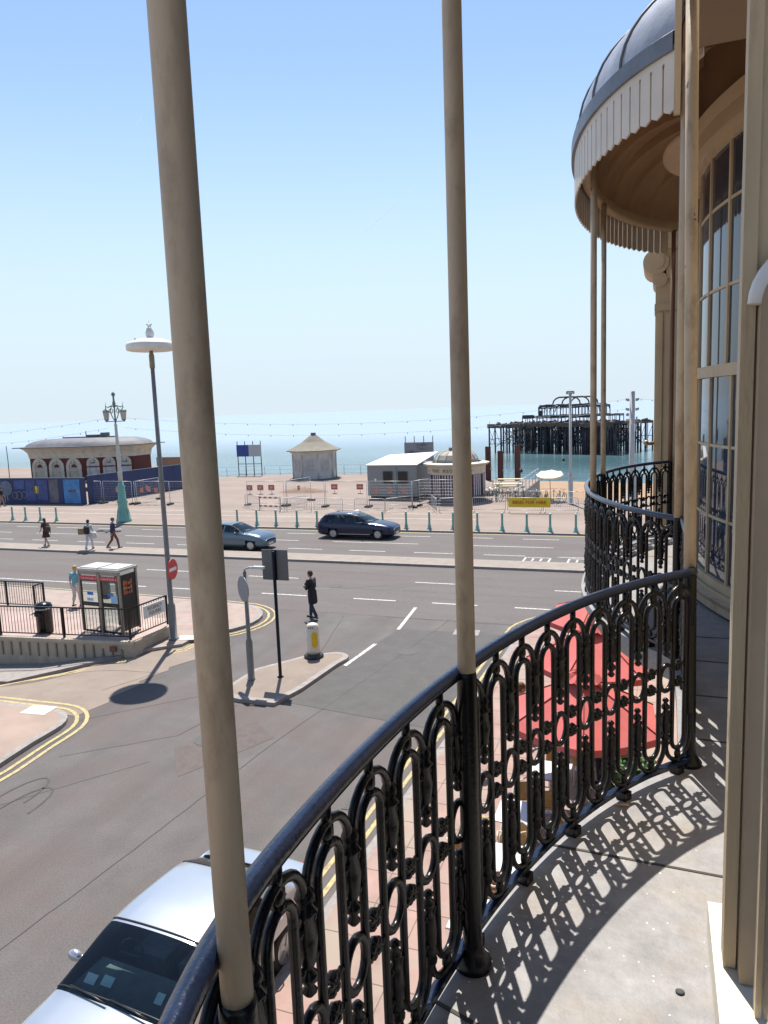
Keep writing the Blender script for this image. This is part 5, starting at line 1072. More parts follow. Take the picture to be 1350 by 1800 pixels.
def fence_panel(p, rz, label, notes=0):
    r_ = thing('fence_panel', label, 'fence', (p[0], p[1], .12), rz, 'mesh fence panels round the closed promenade')
    inst('frame', FFR, r_); inst('wire_mesh', FWR, r_); inst('foot', FFT, r_, (0, 0, 0)); inst('foot', FFT, r_, (3.4, 0, 0))
    for i in range(notes): inst('notice', FNT, r_, (.6 + 2.2 * i / max(1, notes - 1) if notes > 1 else 1.7, 0, 1.25 + .08 * (i % 2)))
fps = [((-49.8, 52.9), -2, 'before the right end of the blue hoarding, behind the ornate lamp', 1), ((-46.2, 52.8), -6, 'just right of the ornate lamp post', 1), ((-42.6, 52.5), 90, 'end-on right of the ornate lamp post', 1), ((-42.4, 52.5), 1, 'just left of the tall street lamp pole', 4), ((-38.9, 52.4), 0, 'just left of the thick post', 1), ((-31.4, 52.5), -1, 'with the octagonal kiosk behind its left side', 0), ((-27.9, 52.6), 80, 'end-on in front of the octagonal kiosk', 1), ((-27.7, 52.4), -4, 'right of the octagonal kiosk', 0), ((-24.2, 52.2), 2, 'between the octagonal kiosk and the site cabin', 0), ((-20.6, 52.3), 0, 'in front of the two windows of the site cabin', 3), ((-17.1, 52.2), 72, 'end-on between cabin and striped kiosk', 0), ((-16.9, 53.3), -1, 'in front of the striped kiosk', 0)]
for p, a, d, k in fps: fence_panel(p, R(a), 'steel mesh fence panel ' + d, k)
# crowd barriers
def barrier_meshes():
    f = MB(); L = 2.3
    f.tube([(0, 0, .15), (0, 0, .95), (.08, 0, 1.05), (L - .08, 0, 1.05), (L, 0, .95), (L, 0, .15)], .02, 6); f.tube([(0, 0, .2), (L, 0, .2)], .016, 6)
    g = MB()
    for i in range(1, 16): g.tube([(L * i / 16, 0, .2), (L * i / 16, 0, 1.05)], .007, 4, caps=False)
    t = MB()
    for x in (.1, L - .1): t.tube([(x, -.28, 0), (x, -.1, .15), (x, .1, .15), (x, .28, 0)], .018, 5)
    return f.mesh('barrier_frame', STEEL), g.mesh('barrier_bars', STEEL), t.mesh('barrier_feet', STEEL)
BFR, BBR, BFT = barrier_meshes()
def barrier(p, rz, label):
    r_ = thing('crowd_barrier', 'steel crowd barrier ' + label, 'barrier', (p[0], p[1], .12), rz, 'steel crowd barriers on the promenade')
    inst('frame', BFR, r_); inst('bars', BBR, r_); inst('feet', BFT, r_)
for p, a, l in (((-30.9, 51.3), -30, 'behind the third bollard right of the thick post'), ((-26.6, 49.0), 55, 'turned side-on, left of the navy estate car'), ((-26.4, 49.4), -2, 'left behind the navy estate car'), ((-23.9, 49.4), 0, 'behind the roof of the navy estate car'), ((-20.6, 49.3), 1, 'behind the bonnet of the navy estate car'), ((-18.2, 49.3), 52, 'slanting away in front of the site cabin'), ((-14.5, 49.6), 115, 'slanting towards the striped kiosk, its corner nearest us'), ((-14.3, 49.6), 30, 'before the base of the striped kiosk, beside the middle post'), ((-12.1, 50.4), 2, 'just left of the yellow banner'), ((-9.6, 50.3), 2, 'carrying the yellow banner'), ((-7.2, 50.5), 1, 'right of the yellow banner, nearest the railing'), ((-12.2, 55.5), 40, 'slanting behind the middle post, beside the bicycles'), ((-9.0, 54.4), -8, 'in front of the cream parasol'), ((-6.6, 54.0), -3, 'right of the cream parasol, beside the camera pole')): barrier(p, R(a), l)
root = thing('banner', 'yellow banner reading BIKES FOR HIRE in red, hung on a crowd barrier', 'banner', (-8.1, 50.16, .12), R(1))
b = MB(); rows = [[(-1.42 + 2.84 * i / 16, -.02 * math.sin(i * 1.3) , z) for i in range(17)] for z in (.42, 1.07)]; b.grid(rows); b.grid([[(p[0], p[1] + .004, p[2]) for p in r_] for r_ in rows]); s_ = b.build('cloth', mat('banner_yellow', (.62, .45, .02), .6, var=.06), root)
BRD = mat('banner_red', (.30, .03, .02), .6); text('banner_lettering', 'BIKES FOR HIRE', .33, BRD, s_, (0, -.035, .74), (R(90), 0, 0)); text('banner_small_lettering', 'BRIGHTON CYCLE HIRE', .09, BRD, s_, (0, -.035, .98), (R(90), 0, 0))
for x, y, l in ((-44.6, 60, 'a'),): pass
for i, (x, y) in enumerate(((-35.6, 60.0), (-34.5, 60.1), (-33.4, 60.2), (-27.4, 61), (-24.9, 61), (-23.6, 61.4), (-22.7, 61.5))):
    r_ = thing('red_barrier_board', '%s red and white barrier board lying across the closed promenade, counted from the left' % ORD[i], 'barrier board', (x, y, .12), 0, 'red and white boards on the closed promenade')
    b = MB(); b.box((0, 0, .62), (.62, .05, .5)); b.build('board', mat('board_red', (.42, .10, .07), .6, var=.2), r_); b = MB(); b.box((0, -.03, .62), (.26, .012, .16)); b.build('white_stripe', mat('board_pale', (.5, .35, .3), .6), r_)
    b = MB(); b.box((0, .05, .3), (.04, .04, .6)); b.box((0, .05, .03), (.05, .5, .05)); b.box((0, .05, .03), (.4, .05, .048)); b.build('stand', STEEL, r_)
r_ = thing('striped_rail', 'red and white striped barrier rail in front of the octagonal kiosk', 'barrier', (-28.9, 50.0, .12), R(-8))
for z in (.35, 1.0):
    b = MB(); k = 8
    for j in range(k): b.cur = j % 2; b.box((2.0 * (j + .5) / k, 0, z), (2.0 / k - .001, .04, .13))
    b.build('striped_board', [mat('board_red', (.42, .1, .07)), WHITE], r_)
for x in (0, 2.0): b = MB(); b.box((x, .045, .55), (.05, .05, 1.1)); b.build('leg', STEEL, r_)
# low dug-up mound and edge railing
b = MB(); b.grid([[((r_ * 2.6) * math.cos(a), (r_ * 1.1) * math.sin(a), .38 * (1 - r_ ** 2) + .06 * math.sin(a * 5 + r_ * 9) * (1 - r_)) for a in [2 * math.pi * i / 24 for i in range(25)]] for r_ in (1, .8, .55, .3, .02)]); tag(b.build('earth_mound', mat('brown_earth', (.22, .14, .10), .95, var=.25, scale=2), None, (-31.0, 62, .12)), 'low mound of brown earth on the promenade before the octagonal kiosk', 'mound')
def edge_fence(label, pts):
    o = (pts[0][0], pts[0][1], .12); root = thing('edge_railing', label, 'railing', o)
    for i in range(len(pts) - 1):
        a, c = Vector((pts[i][0], pts[i][1], .12)), Vector((pts[i + 1][0], pts[i + 1][1], .12)); k = max(1, round((c - a).length / 2.2))
        b = lb(o); [b.bar(a + zz * z, c + zz * z, .03, .025) for z in (1.1, .6, .15)]
        b.build('rails', mat('pale_blue_rail', (.42, .47, .50), .5), root)
        for j in range(k): p = a.lerp(c, j / k); b = lb(o); b.cyl(p, p + zz * 1.15, .035, n=6); b.build('rail_post', mat('pale_blue_rail', (.42, .47, .50), .5), root)
edge_fence('low pale railing along the seaward edge of the promenade behind the octagonal kiosk', [(-62, 77.8), (-51.2, 76.8), (-45, 79.7), (-26.2, 80.2), (-17.8, 73.8)])
edge_fence('pale railing beside the rusty steel columns above the beach', [(-10.9, 73.0), (-10.6, 58.6)])
# parasol, benches, bicycles
def parasol(name, label, p, h, r_, n, m, pole_m, droop=.5, ph=0, z0=.12, vent=False, group=None):
    root = thing(name, label, 'parasol', (p[0], p[1], z0), 0, group)
    b = MB(); rows = []
    for k, t in enumerate((0.02, .35, .7, 1.0)):
        rr = []
        for i in range(n):
            for s_ in range(4):
                a0, a1 = ph + 2 * math.pi * i / n, ph + 2 * math.pi * (i + 1) / n
                q = Vector((math.cos(a0), math.sin(a0), 0)).lerp(Vector((math.cos(a1), math.sin(a1), 0)), s_ / 4) * r_ * t
                sag = .05 * r_ * t * math.sin(math.pi * s_ / 4); rr.append((q.x, q.y, h - droop * t - sag * .8))
        rows.append(rr)
    b.grid(rows, False, closed=True); b.f = [f[::-1] for f in b.f]
    b.grid([rows[-1], [(q[0] * 1.0, q[1] * 1.0, q[2] - .12) for q in rows[-1]]], False, closed=True)
    c_ = b.build('canopy', m, root)
    if vent:
        b = MB(); rows = []
        for t, z in ((.02, h + .10), (.16, h + .02), (.24, h - .06)):
            rows.append([(r_ * t * math.cos(a) * (1 + .1 * math.sin(a * n + t * 9)), r_ * t * math.sin(a) * (1 + .1 * math.sin(a * n)), z + .03 * math.sin(a * n * 2)) for a in [ph + 2 * math.pi * i / 32 for i in range(32)]])
        b.grid(rows, False, closed=True); b.f = [f[::-1] for f in b.f]; b.build('vent_cap', m, c_)
    b = MB(); b.cyl((0, 0, 0), (0, 0, h + (.12 if vent else .05)), .024, n=10); b.build('pole', pole_m, root)
    for i in range(n):
        a = ph + 2 * math.pi * i / n; q_ = MB(); q_.tube([(r_ * .05 * math.cos(a), r_ * .05 * math.sin(a), h - .02), (r_ * math.cos(a), r_ * math.sin(a), h - droop + .006)], .011, 5); q_.build('seam', mat(m.name + '_seam', tuple(c_k * .6 for c_k in ((.40, .08, .07) if 'red' in m.name else (.6, .55, .45))), .8), c_)
    b = MB(); b.lathe([(.28, 0), (.28, .06), (.05, .1), (.05, .3)], n=16); b.build('foot', DKGREY, root)
    for i in range(n):
        a = ph + 2 * math.pi * i / n; b = MB(); b.bar((0, 0, h - .05), (r_ * .98 * math.cos(a), r_ * .98 * math.sin(a), h - droop - .015), .018); b.build('rib', pole_m, root)
    return root
parasol('cream_parasol', 'cream eight-sided parasol by the bicycles on the far promenade', (-7.6, 57.2), 2.35, 1.05, 8, mat('cream_canvas', (.66, .60, .48), .8, var=.04), DKGREY, .22).rotation_euler = (R(13), 0, 0)
for (x, y, a, l) in ((-12.4, 66.5, 4, 'farther pale wooden bench beyond the bicycles'), (-11.9, 62.4, 3, 'nearer pale wooden bench beyond the bicycles')):
    r_ = thing('bench', l, 'bench', (x, y, .12), R(a)); b = MB(); b.box((0, 0, .72), (2.4, .7, .05)); b.build('table_top', mat('pale_timber', (.52, .46, .30), .7), r_)
    for sy in (-.65, .65): b = MB(); b.box((0, sy, .43), (2.4, .26, .05)); b.build('seat', mat('pale_timber', (.52, .46, .30), .7), r_)
    for sx in (-.85, .85): b = MB(); b.bar((sx, -.6, 0), (sx, -.2, .69), .07); b.bar((sx, .6, 0), (sx, .2, .69), .07); b.build('leg', mat('pale_timber', (.52, .46, .30), .7), r_)
def bike_parts(fm, seatm):
    fr_ = MB(); P = dict(bb=(0, 0, .30), st=(-.18, 0, .78), hd=(.42, 0, .80), hl=(.47, 0, .68), rw=(-.48, 0, .33), fw=(.58, 0, .33))
    for a, c in (('bb', 'st'), ('st', 'hd'), ('bb', 'hl'), ('bb', 'rw'), ('st', 'rw'), ('hd', 'fw')): fr_.tube([P[a], P[c]], .022, 6)
    wh = MB(); wh.tube([(.32 * math.cos(a), 0, .32 * math.sin(a)) for a in [i * math.pi / 12 for i in range(24)]], .022, 5, closed=True)
    for i in range(8): a = i * math.pi / 4; wh.tube([(0, 0, 0), (.31 * math.cos(a), 0, .31 * math.sin(a))], .004, 3)
    hbm = MB(); hbm.tube([(.36, -.28, .98), (.42, -.1, .95), (.42, .1, .95), (.36, .28, .98)], .015, 6); hbm.tube([(.42, 0, .79), (.42, 0, .95)], .016, 6)
    sd_ = MB(); sd_.ball((-.22, 0, .88), .11, 10, (1.2, .7, .35)); sd_.cyl((-.18, 0, .76), (-.22, 0, .87), .015, n=6)
    return fr_.mesh('bike_frame', fm), wh.mesh('bike_wheel', RUBBER), hbm.mesh('bike_bars', CHROME), sd_.mesh('bike_saddle', seatm)
BKS = [bike_parts(mat('bike_teal', (.05, .16, .16), .4), TRIM), bike_parts(mat('bike_dark', (.03, .04, .05), .4), TRIM), bike_parts(mat('bike_silver', (.35, .37, .38), .35, metal=.4), TRIM)]
NB = 13
for i in range(NB):
    f_, w_, h_, s_ = BKS[i % 3]; x = -13.4 + i * .56; col = ['teal', 'dark', 'silver'][i % 3]
    r_ = thing('bicycle', '%s parked hire bicycle behind the yellow banner, %s of the row from the left' % (col, ORD[i]), 'bicycle', (x, 56.0 + .12 * (i % 3) + (.8 if i < 6 else 0), .12), R(70 + 9 * (i % 4)), 'hire bicycles parked in a row')
    inst('frame', f_, r_); inst('wheel', w_, r_, (-.48, 0, .33)); inst('wheel', w_, r_, (.58, 0, .33)); inst('handlebar', h_, r_); inst('saddle', s_, r_)
root = thing('beach_steps', 'grey handrails and landing of the steps down to the beach beside the bicycles', 'steps', (-13.6, 60.4, .12))
b = MB(); b.bx(-.9, .9, -.6, .6, 0, .45); b.bx(-.9, .9, .6, 1.2, 0, .3); b.bx(-.9, .9, 1.2, 1.8, 0, .15); b.build('treads', CONC, root)
for sx in (-1, 1): b = MB(); b.tube([(sx, -.6, 0), (sx, -.6, 1.5), (sx, .6, 1.4), (sx, 1.9, .9), (sx, 1.9, 0)], .035, 6); b.tube([(sx, .6, 0), (sx, .6, 1.4)], .03, 6); b.build('handrail', STEEL, root)
b = MB(); b.bx(-1.3, -1.1, -.9, -.7, 0, 1.7); b.build('timber_post', mat('dark_timber', (.12, .10, .08), .8), root)

# ------------------------------------------------------------------ burnt pier
PO = Vector((-26.6, 217.9, -7)); pa = math.atan2(207 - 229, -2.5 + 49)
root = thing('burnt_pier', 'burnt-out skeleton of an old pier standing in the sea', 'pier', tuple(PO + Vector((math.cos(pa), math.sin(pa), 0)) * -3.6), pa); root.scale = (.85, 1, 1)
IR = mat('burnt_iron', (.05, .048, .055), .85, var=.3, scale=.6); IR2 = mat('burnt_deck', (.11, .08, .065), .9, var=.35, scale=.5)
L = 50.0; D = 22.0
pr = random.Random(3)
pile = MB(); pile.cyl((0, 0, -3), (0, 0, 8.2), .22, n=6); pm_ = pile.mesh('pile', IR)
for i in range(20):
    for j in range(4):
        x = -L / 2 + L * i / 19; y = D * j / 3
        inst('pile', pm_, root, (x, y, 0), 0, (1.1 + .5 * pr.random(), 1.1 + .4 * pr.random(), 1))
for x, wd in ((-1.5, 2.2), (3.2, 1.6), (8.2, 1.8), (14.5, 3.4), (19.2, 1.6), (23.8, 1.8)):
    b = MB(); k_ = max(3, int(wd / .55))
    for q_ in range(k_):
        xx = x - wd / 2 + wd * q_ / (k_ - 1)
        for yy in (-.4, 1.2, 2.6): b.cyl((xx, yy, -2), (xx + pr.uniform(-.1, .1), yy, 8.0), .17, n=5)
    for q_ in range(6): z_ = pr.uniform(1, 7.5); b.bar((x - wd / 2, pr.uniform(-.4, 2.6), z_), (x + wd / 2, pr.uniform(-.4, 2.6), z_ + pr.uniform(-.6, .6)), .18)
    for q_ in range(2): z_ = pr.uniform(1.5, 6); b.bx(x - wd * .45, x + wd * .4, .8, 1.0, z_, z_ + pr.uniform(.8, 2.2))
    b.build('pier_trestle', IR, root)
b = MB()
for i in range(19):
    x0_, x1_ = -L / 2 + L * i / 19, -L / 2 + L * (i + 1) / 19
    for j in range(4):
        y = D * j / 3
        for q_ in range(3 if -19 < x0_ < 20 else 1):
            yy = y + pr.uniform(0, 6); xa_ = pr.uniform(x0_, x1_); b.tube([(xa_, yy, -1), (xa_ + pr.uniform(-.3, .3), yy, 8)], pr.uniform(.07, .16), 4)
        if pr.random() < .8: b.tube([(x0_, y, 1.0 + pr.random()), (x1_, y, 7.4)], .08, 4)
        if pr.random() < .8: b.tube([(x0_, y, 7.4), (x1_, y, 1.0 + pr.random())], .08, 4)
        b.tube([(x0_, y, 4.0 + pr.uniform(-.4, .4)), (x1_, y, 4.0 + pr.uniform(-.4, .4))], .09, 4)
        if j < 3 and pr.random() < .75: b.tube([(x0_, y, pr.uniform(1, 7)), (x0_, y + D / 3, pr.uniform(1, 7.5))], .09, 4)
b.build('bracing', IR, root)
b = MB()
for i in range(520):
    x = pr.uniform(-16, 22); y = pr.uniform(2, D); z = pr.uniform(1.5, 8); a = pr.uniform(0, 3.1)
    b.bar((x - .9 * math.cos(a), y, z - .9 * math.sin(a)), (x + .9 * math.cos(a), y, z + .9 * math.sin(a)), .16)
tag(b.build('fallen_ironwork', IR, root), kind='stuff')
b = MB(); n = 52
for i in range(n):
    x0_, x1_ = -L / 2 + L * i / n - .5, -L / 2 + L * (i + 1) / n; dz = pr.uniform(-.25, .2)
    for y, hh in ((0, 1.05), (D / 2, .8), (D, .9)): b.box(((x0_ + x1_) / 2, y + pr.uniform(-.2, .2), 8.2 + dz), (L / n + .05, 1.6, hh + pr.uniform(-.2, .25)), ry=pr.uniform(-.05, .05))
    if pr.random() < .8: b.box(((x0_ + x1_) / 2, D / 2, 8.25 + dz), (L / n * pr.uniform(.5, 1.0), D, .3), rx=pr.uniform(-.02, .02))
for i in range(90):
    x = pr.uniform(-L / 2, L / 2); b.box((x, pr.uniform(0, D), 8.5 + pr.uniform(0, .35)), (pr.uniform(.3, 1.8), pr.uniform(.3, 1.2), pr.uniform(.2, .9)), ry=pr.uniform(-.5, .5), rz=pr.uniform(0, 3))
b.build('deck', IR2, root)
def colonnade(x0_, x1_, y0_, y1_, z0_, z1_, k, ky, part, rr=.12):
    b = MB()
    for (ya) in (y0_, y1_):
        for i in range(k + 1):
            x = x0_ + (x1_ - x0_) * i / k + pr.uniform(-.15, .15)
            b.cyl((x, ya, z0_), (x + pr.uniform(-.1, .1), ya, z1_), rr, n=5)
        for z in (z1_, z1_ - .45): 
            P = [(x0_ + (x1_ - x0_) * i / k, ya, z + pr.uniform(-.12, .12)) for i in range(k + 1)]; b.tube(P, .16, 5)
        for i in range(k):
            xa, xb = x0_ + (x1_ - x0_) * i / k, x0_ + (x1_ - x0_) * (i + 1) / k
            b.tube([(xa, ya, z1_ - .5), ((xa + xb) / 2, ya, z1_ - .15), (xb, ya, z1_ - .5)], .06, 4)
            if pr.random() < .3: b.box(((xa + xb) / 2, ya, z1_ - .3), (xb - xa, .1, .6))
    for i in range(ky + 1):
        for xa in (x0_, x1_):
            y = y0_ + (y1_ - y0_) * i / ky; b.cyl((xa, y, z0_), (xa, y, z1_), rr, n=5)
    for i in range(0, k + 1, 2):
        x = x0_ + (x1_ - x0_) * i / k; b.tube([(x, y0_, z1_), (x, y1_, z1_)], .12, 4)
    return b.build(part, IR, root)
colonnade(-12.8, 16.2, 3, 19, 8.3, 10.7, 20, 6, 'lower_storey')
colonnade(-7.5, 12.2, 5, 17, 10.7, 13.5, 16, 6, 'upper_storey')
b = MB()
for y in (5, 8, 11, 14, 17):   # curved roof ribs at the ends
    for sx, xe in ((-1, -7.5), (1, 12.2)): b.tube([(xe + sx * .2, y, 11.7), (xe - sx * .4, y, 13.1), (xe - sx * 1.4, y, 13.8), (xe - sx * 3.5, y, 14.1)], .16, 5)
P = [(-7.2 + 19.2 * i / 20, 5, 13.9 + pr.uniform(-.1, .1)) for i in range(21)]; b.tube(P, .22, 5)
b.bx(-7.3, -5.9, 4.8, 5.1, 10.8, 12.4); b.bx(-6, -1, 4.9, 5.2, 13.5, 13.95); b.bx(-12.8, -8, 2.9, 3.1, 10.3, 11.2); b.bx(12.5, 16, 2.9, 3.1, 10.2, 10.7)
b.build('roof_ribs', IR, root)
b = MB()
for y in (6, 11, 16): b.tube([(-2.6, y, 13.8), (-2.2, y, 15.0), (-1.3, y, 15.7), (0, y, 16.1), (5.8, y, 16.1), (7.1, y, 15.7), (8.0, y, 14.9), (8.3, y, 13.8)], .24, 6)
for x in (0, 3, 5.8): b.tube([(x, 6, 16.1), (x, 16, 16.1)], .14, 5)
b.build('dome_ribs', IR, root)
b = MB()
for x in (-25.5, -22, 25.6, 23.5): b.tube([(x, .5, 8.2), (x + .3, .5, 9.6)], .07, 4)
b.box((25.6, 0, 8.7), (1.4, 1.6, .6), ry=-.35); b.build('deck_ends', IR, root)
for i, (x, y) in enumerate(((-22.0, 190), (-27.5, 160))):
    b = MB(); b.lathe([(.25, -.1), (.4, .2), (.25, .5), (.08, .8), (.02, .82)], n=10); tag(b.build('buoy', mat('dark_buoy', (.03, .02, .02), .5), None, (x, y, -7)), ['small dark buoy floating right below the burnt pier', 'small dark buoy nearest the beach'][i], 'buoy')
# ------------------------------------------------------------------ people
SKIN = mat('skin', (.42, .24, .17), .55, var=.08, scale=8)
def cap(b, p0, p1, r0, r1=None, n=10):
    r1 = r0 if r1 is None else r1; p0, p1 = Vector(p0), Vector(p1); d = (p1 - p0); L = d.length; t = d.normalized() if L > 1e-6 else zz
    pts = []; rs = []
    for a in (-80, -50, -20): pts.append(p0 + t * r0 * math.sin(R(a))); rs.append(r0 * math.cos(R(a)))
    for a in (20, 50, 80): pts.append(p1 + t * r1 * math.sin(R(a))); rs.append(r1 * math.cos(R(a)))
    b.tube(pts, rs, n)
def remesh(o, vox, it=3):
    m_ = o.modifiers.new('blend', 'REMESH'); m_.mode = 'VOXEL'; m_.voxel_size = vox; m_.use_smooth_shade = True
    s_ = o.modifiers.new('soften', 'SMOOTH'); s_.iterations = it; s_.factor = .5
def person(label, loc, rz, hgt=1.72, stride=.28, pose='walk', top=(.1, .1, .1), bottom=(.05, .05, .08), lower='trousers', hair=(.04, .025, .02), hairlen=0, coat=False, shoe=(.03, .03, .03), sleeves='short', group=None, sit=False, armL=None, armR=None, cat='person'):
    """faces +Y in its own space"""
    root = thing('person', label, cat, loc, rz, group); k = hgt / 1.75
    V = lambda x, y, z: Vector((x, y, z)) * k
    if sit:
        hipz = .50; hip = {1: V(.09, 0, hipz), -1: V(-.09, 0, hipz)}; knee = {1: V(.12, .44, .52), -1: V(-.12, .44, .52)}; ank = {1: V(.12, .42, .08), -1: V(-.12, .42, .08)}; dz = hipz - .93
    else:
        dz = -.015 if stride else 0; s_ = stride
        hip = {1: V(.085, 0, .92 + dz), -1: V(-.085, 0, .92 + dz)}
        knee = {1: V(.09, s_ * .62 + .03, .50), -1: V(-.09, -s_ * .30 + .04, .49)}
        ank = {1: V(.09, s_ * .95, .085), -1: V(-.09, -s_ * 1.15, .13 if s_ else .085)}
    lean = .03 if stride else 0
    ch = V(0, lean, 1.28 + dz); nk = V(0, lean * 1.3, 1.46 + dz); hd = V(0, lean * 1.5 + .02, 1.63 + dz)
    sh = {1: V(.18, lean, 1.42 + dz), -1: V(-.18, lean, 1.42 + dz)}
    if pose == 'phone': el = {1: V(.22, .05, 1.14 + dz), -1: V(-.22, .06, 1.14 + dz)}; hn = {1: V(.12, .28, 1.20 + dz), -1: V(-.10, .27, 1.18 + dz)}
    elif pose == 'sit': el = {1: V(.24, .08, 1.16 + dz), -1: V(-.24, .08, 1.16 + dz)}; hn = {1: V(.14, .33, 1.10 + dz), -1: V(-.14, .33, 1.10 + dz)}
    elif pose == 'carry': el = {1: V(.25, -.02, 1.16 + dz), -1: V(-.26, .0, 1.14 + dz)}; hn = {1: V(.28, .08, .95 + dz), -1: V(-.30, .14, 1.02 + dz)}
    elif pose == 'stand': el = {1: V(.23, -.01, 1.13 + dz), -1: V(-.23, -.01, 1.13 + dz)}; hn = {1: V(.24, .06, .86 + dz), -1: V(-.24, .06, .86 + dz)}
    else: el = {1: V(.23, -.10, 1.15 + dz), -1: V(-.23, .06, 1.15 + dz)}; hn = {1: V(.24, -.12, .90 + dz), -1: V(-.23, .22, .95 + dz)}
    if armL: hn[-1] = V(*armL)
    if armR: hn[1] = V(*armR)
    b = MB()
    cap(b, V(0, 0, .95 + dz), V(0, lean * .5, 1.12 + dz), .125 * k, .115 * k, 12); cap(b, V(0, lean * .5, 1.12 + dz), ch, .115 * k, .135 * k, 12)
    cap(b, V(-.10, lean, 1.36 + dz), V(.10, lean, 1.36 + dz), .09 * k, .09 * k, 12); cap(b, ch, nk + V(0, 0, .06), .06 * k, .05 * k)
    for s_ in (1, -1):
        cap(b, hip[s_], knee[s_], .085 * k, .056 * k); cap(b, knee[s_], ank[s_], .055 * k, .037 * k); cap(b, ank[s_] - V(0, .03, .03), ank[s_] + V(0, .15, -.055), .036 * k, .030 * k)
        cap(b, sh[s_], el[s_], .05 * k, .04 * k); cap(b, el[s_], hn[s_], .038 * k, .027 * k)
        dr = (hn[s_] - el[s_]).normalized(); side = Vector((s_, 0, 0)); 
        if abs(dr.dot(side)) > .9: side = Vector((0, 1, 0))
        cr = dr.cross(Vector((1, 0, 0))).normalized(); pm = hn[s_] + dr * .05 * k
        cap(b, hn[s_], pm, .027 * k, .034 * k)
        for f_, (o, ln) in enumerate(((-.027, .066), (-.009, .078), (.009, .073), (.026, .058))):
            base = pm + cr * o * k + dr * .02 * k; m1 = base + dr * ln * .5 * k; cap(b, base, m1, .0095 * k, .009 * k, 6); cap(b, m1, m1 + (dr * .8 - side * .45 * 1).normalized() * ln * .5 * k, .009 * k, .0075 * k, 6)
        tb = hn[s_] + dr * .02 * k - cr * .03 * k; cap(b, tb, tb + (dr * .8 - cr * .6).normalized() * .06 * k, .011 * k, .009 * k, 6)
    b.ball(hd + V(0, .0, .02), .095 * k, 16, (.82, 1.0, 1.14)); cap(b, hd + V(0, .045, -.07), hd + V(0, .06, -.055), .045 * k, .035 * k)
    cap(b, hd + V(0, .095, .015), hd + V(0, .112, -.018), .010 * k, .014 * k, 6)
    for s_ in (1, -1): b.ball(hd + V(s_ * .08, -.005, .0), .024 * k, 8, (.4, .8, 1.2))
    bo = b.build('body', SKIN, root); remesh(bo, .011)
    # face
    e = MB()
    for s_ in (1, -1): e.ball(hd + V(s_ * .032, .083, .022), .011 * k, 8)
    e.build('eyes', mat('eye_dark', (.02, .015, .012), .3), root)
    e = MB(); cap(e, hd + V(-.022, .098, -.052), hd + V(.022, .098, -.052), .007 * k, n=6); e.build('mouth', mat('lip', (.28, .10, .08), .5), root)
    h_ = MB(); h_.ball(hd + V(0, -.014, .045), .103 * k, 16, (.88, 1.0, 1.0)); h_.ball(hd + V(0, -.04, .02), .095 * k, 14, (.92, .9, 1.05))
    if hairlen: cap(h_, hd + V(0, -.06, 0), nk + V(0, -.06, .05 - hairlen), .075 * k, .06 * k)
    ho = h_.build('hair', mat('hair_%02d%02d' % (int(hair[0] * 99), int(hair[1] * 99)), hair, .7, var=.3, scale=30), root); remesh(ho, .014)
    # top
    c_ = MB(); e_ = .018 * k; bz = .92 if not coat else .62
    cap(c_, V(0, 0, (.98 if not sit else 1.0) + dz), V(0, lean * .5, 1.12 + dz), .135 * k + e_ * .6, .125 * k + e_, 14); cap(c_, V(0, lean * .5, 1.12 + dz), ch, .125 * k + e_, .142 * k + e_ * .5, 14); cap(c_, V(-.11, lean, 1.37 + dz), V(.11, lean, 1.37 + dz), .098 * k, .098 * k, 12)
    if coat: 
        for s_ in (1, -1): cap(c_, V(s_ * .05, 0, .98 + dz), V(s_ * .07, -.02, .66 + dz), .14 * k, .13 * k, 12)
    for s_ in (1, -1):
        if sleeves == 'short': cap(c_, sh[s_], sh[s_].lerp(el[s_], .7), .064 * k, .060 * k)
        elif sleeves == 'long': cap(c_, sh[s_], el[s_], .066 * k, .056 * k); cap(c_, el[s_], el[s_].lerp(hn[s_], .92), .055 * k, .042 * k)
    nm = '%02d%02d%02d' % tuple(int(v * 99) for v in top); to = c_.build('coat' if coat else 'top', mat('cloth_' + nm, top, .8, var=.2, scale=10), root); remesh(to, .014)
    # bottom
    c_ = MB(); nm = '%02d%02d%02d' % tuple(int(v * 99) for v in bottom); bm_ = mat('cloth_' + nm, bottom, .8, var=.2, scale=10)
    if lower == 'skirt':
        c_.lathe([(.13 * k, 1.03 * k), (.16 * k, .95 * k), (.19 * k, .75 * k), (.24 * k, .56 * k), (.225 * k, .56 * k), (.12 * k, .95 * k)], n=20)
        o = c_.build('skirt', bm_, root)
    else:
        cap(c_, V(-.04, 0, .97 + dz), V(.04, 0, .97 + dz), .135 * k, .135 * k, 12)
        for s_ in (1, -1):
            cap(c_, hip[s_] + V(0, 0, .02), knee[s_], .108 * k, .076 * k)
            f_ = .93 if lower == 'trousers' else .45
            if lower != 'shorts': cap(c_, knee[s_], knee[s_].lerp(ank[s_], f_), .075 * k, .062 * k if lower == 'trousers' else .075 * k)
        o = c_.build('trousers', bm_, root); remesh(o, .014)
    for s_ in (1, -1):
        c_ = MB(); cap(c_, ank[s_] - V(0, .035, .045), ank[s_] + V(0, .16, -.055), .042 * k, .036 * k); o = c_.build('shoe', mat('shoe_%02d' % int(shoe[0] * 99), shoe, .5), root)
    return root
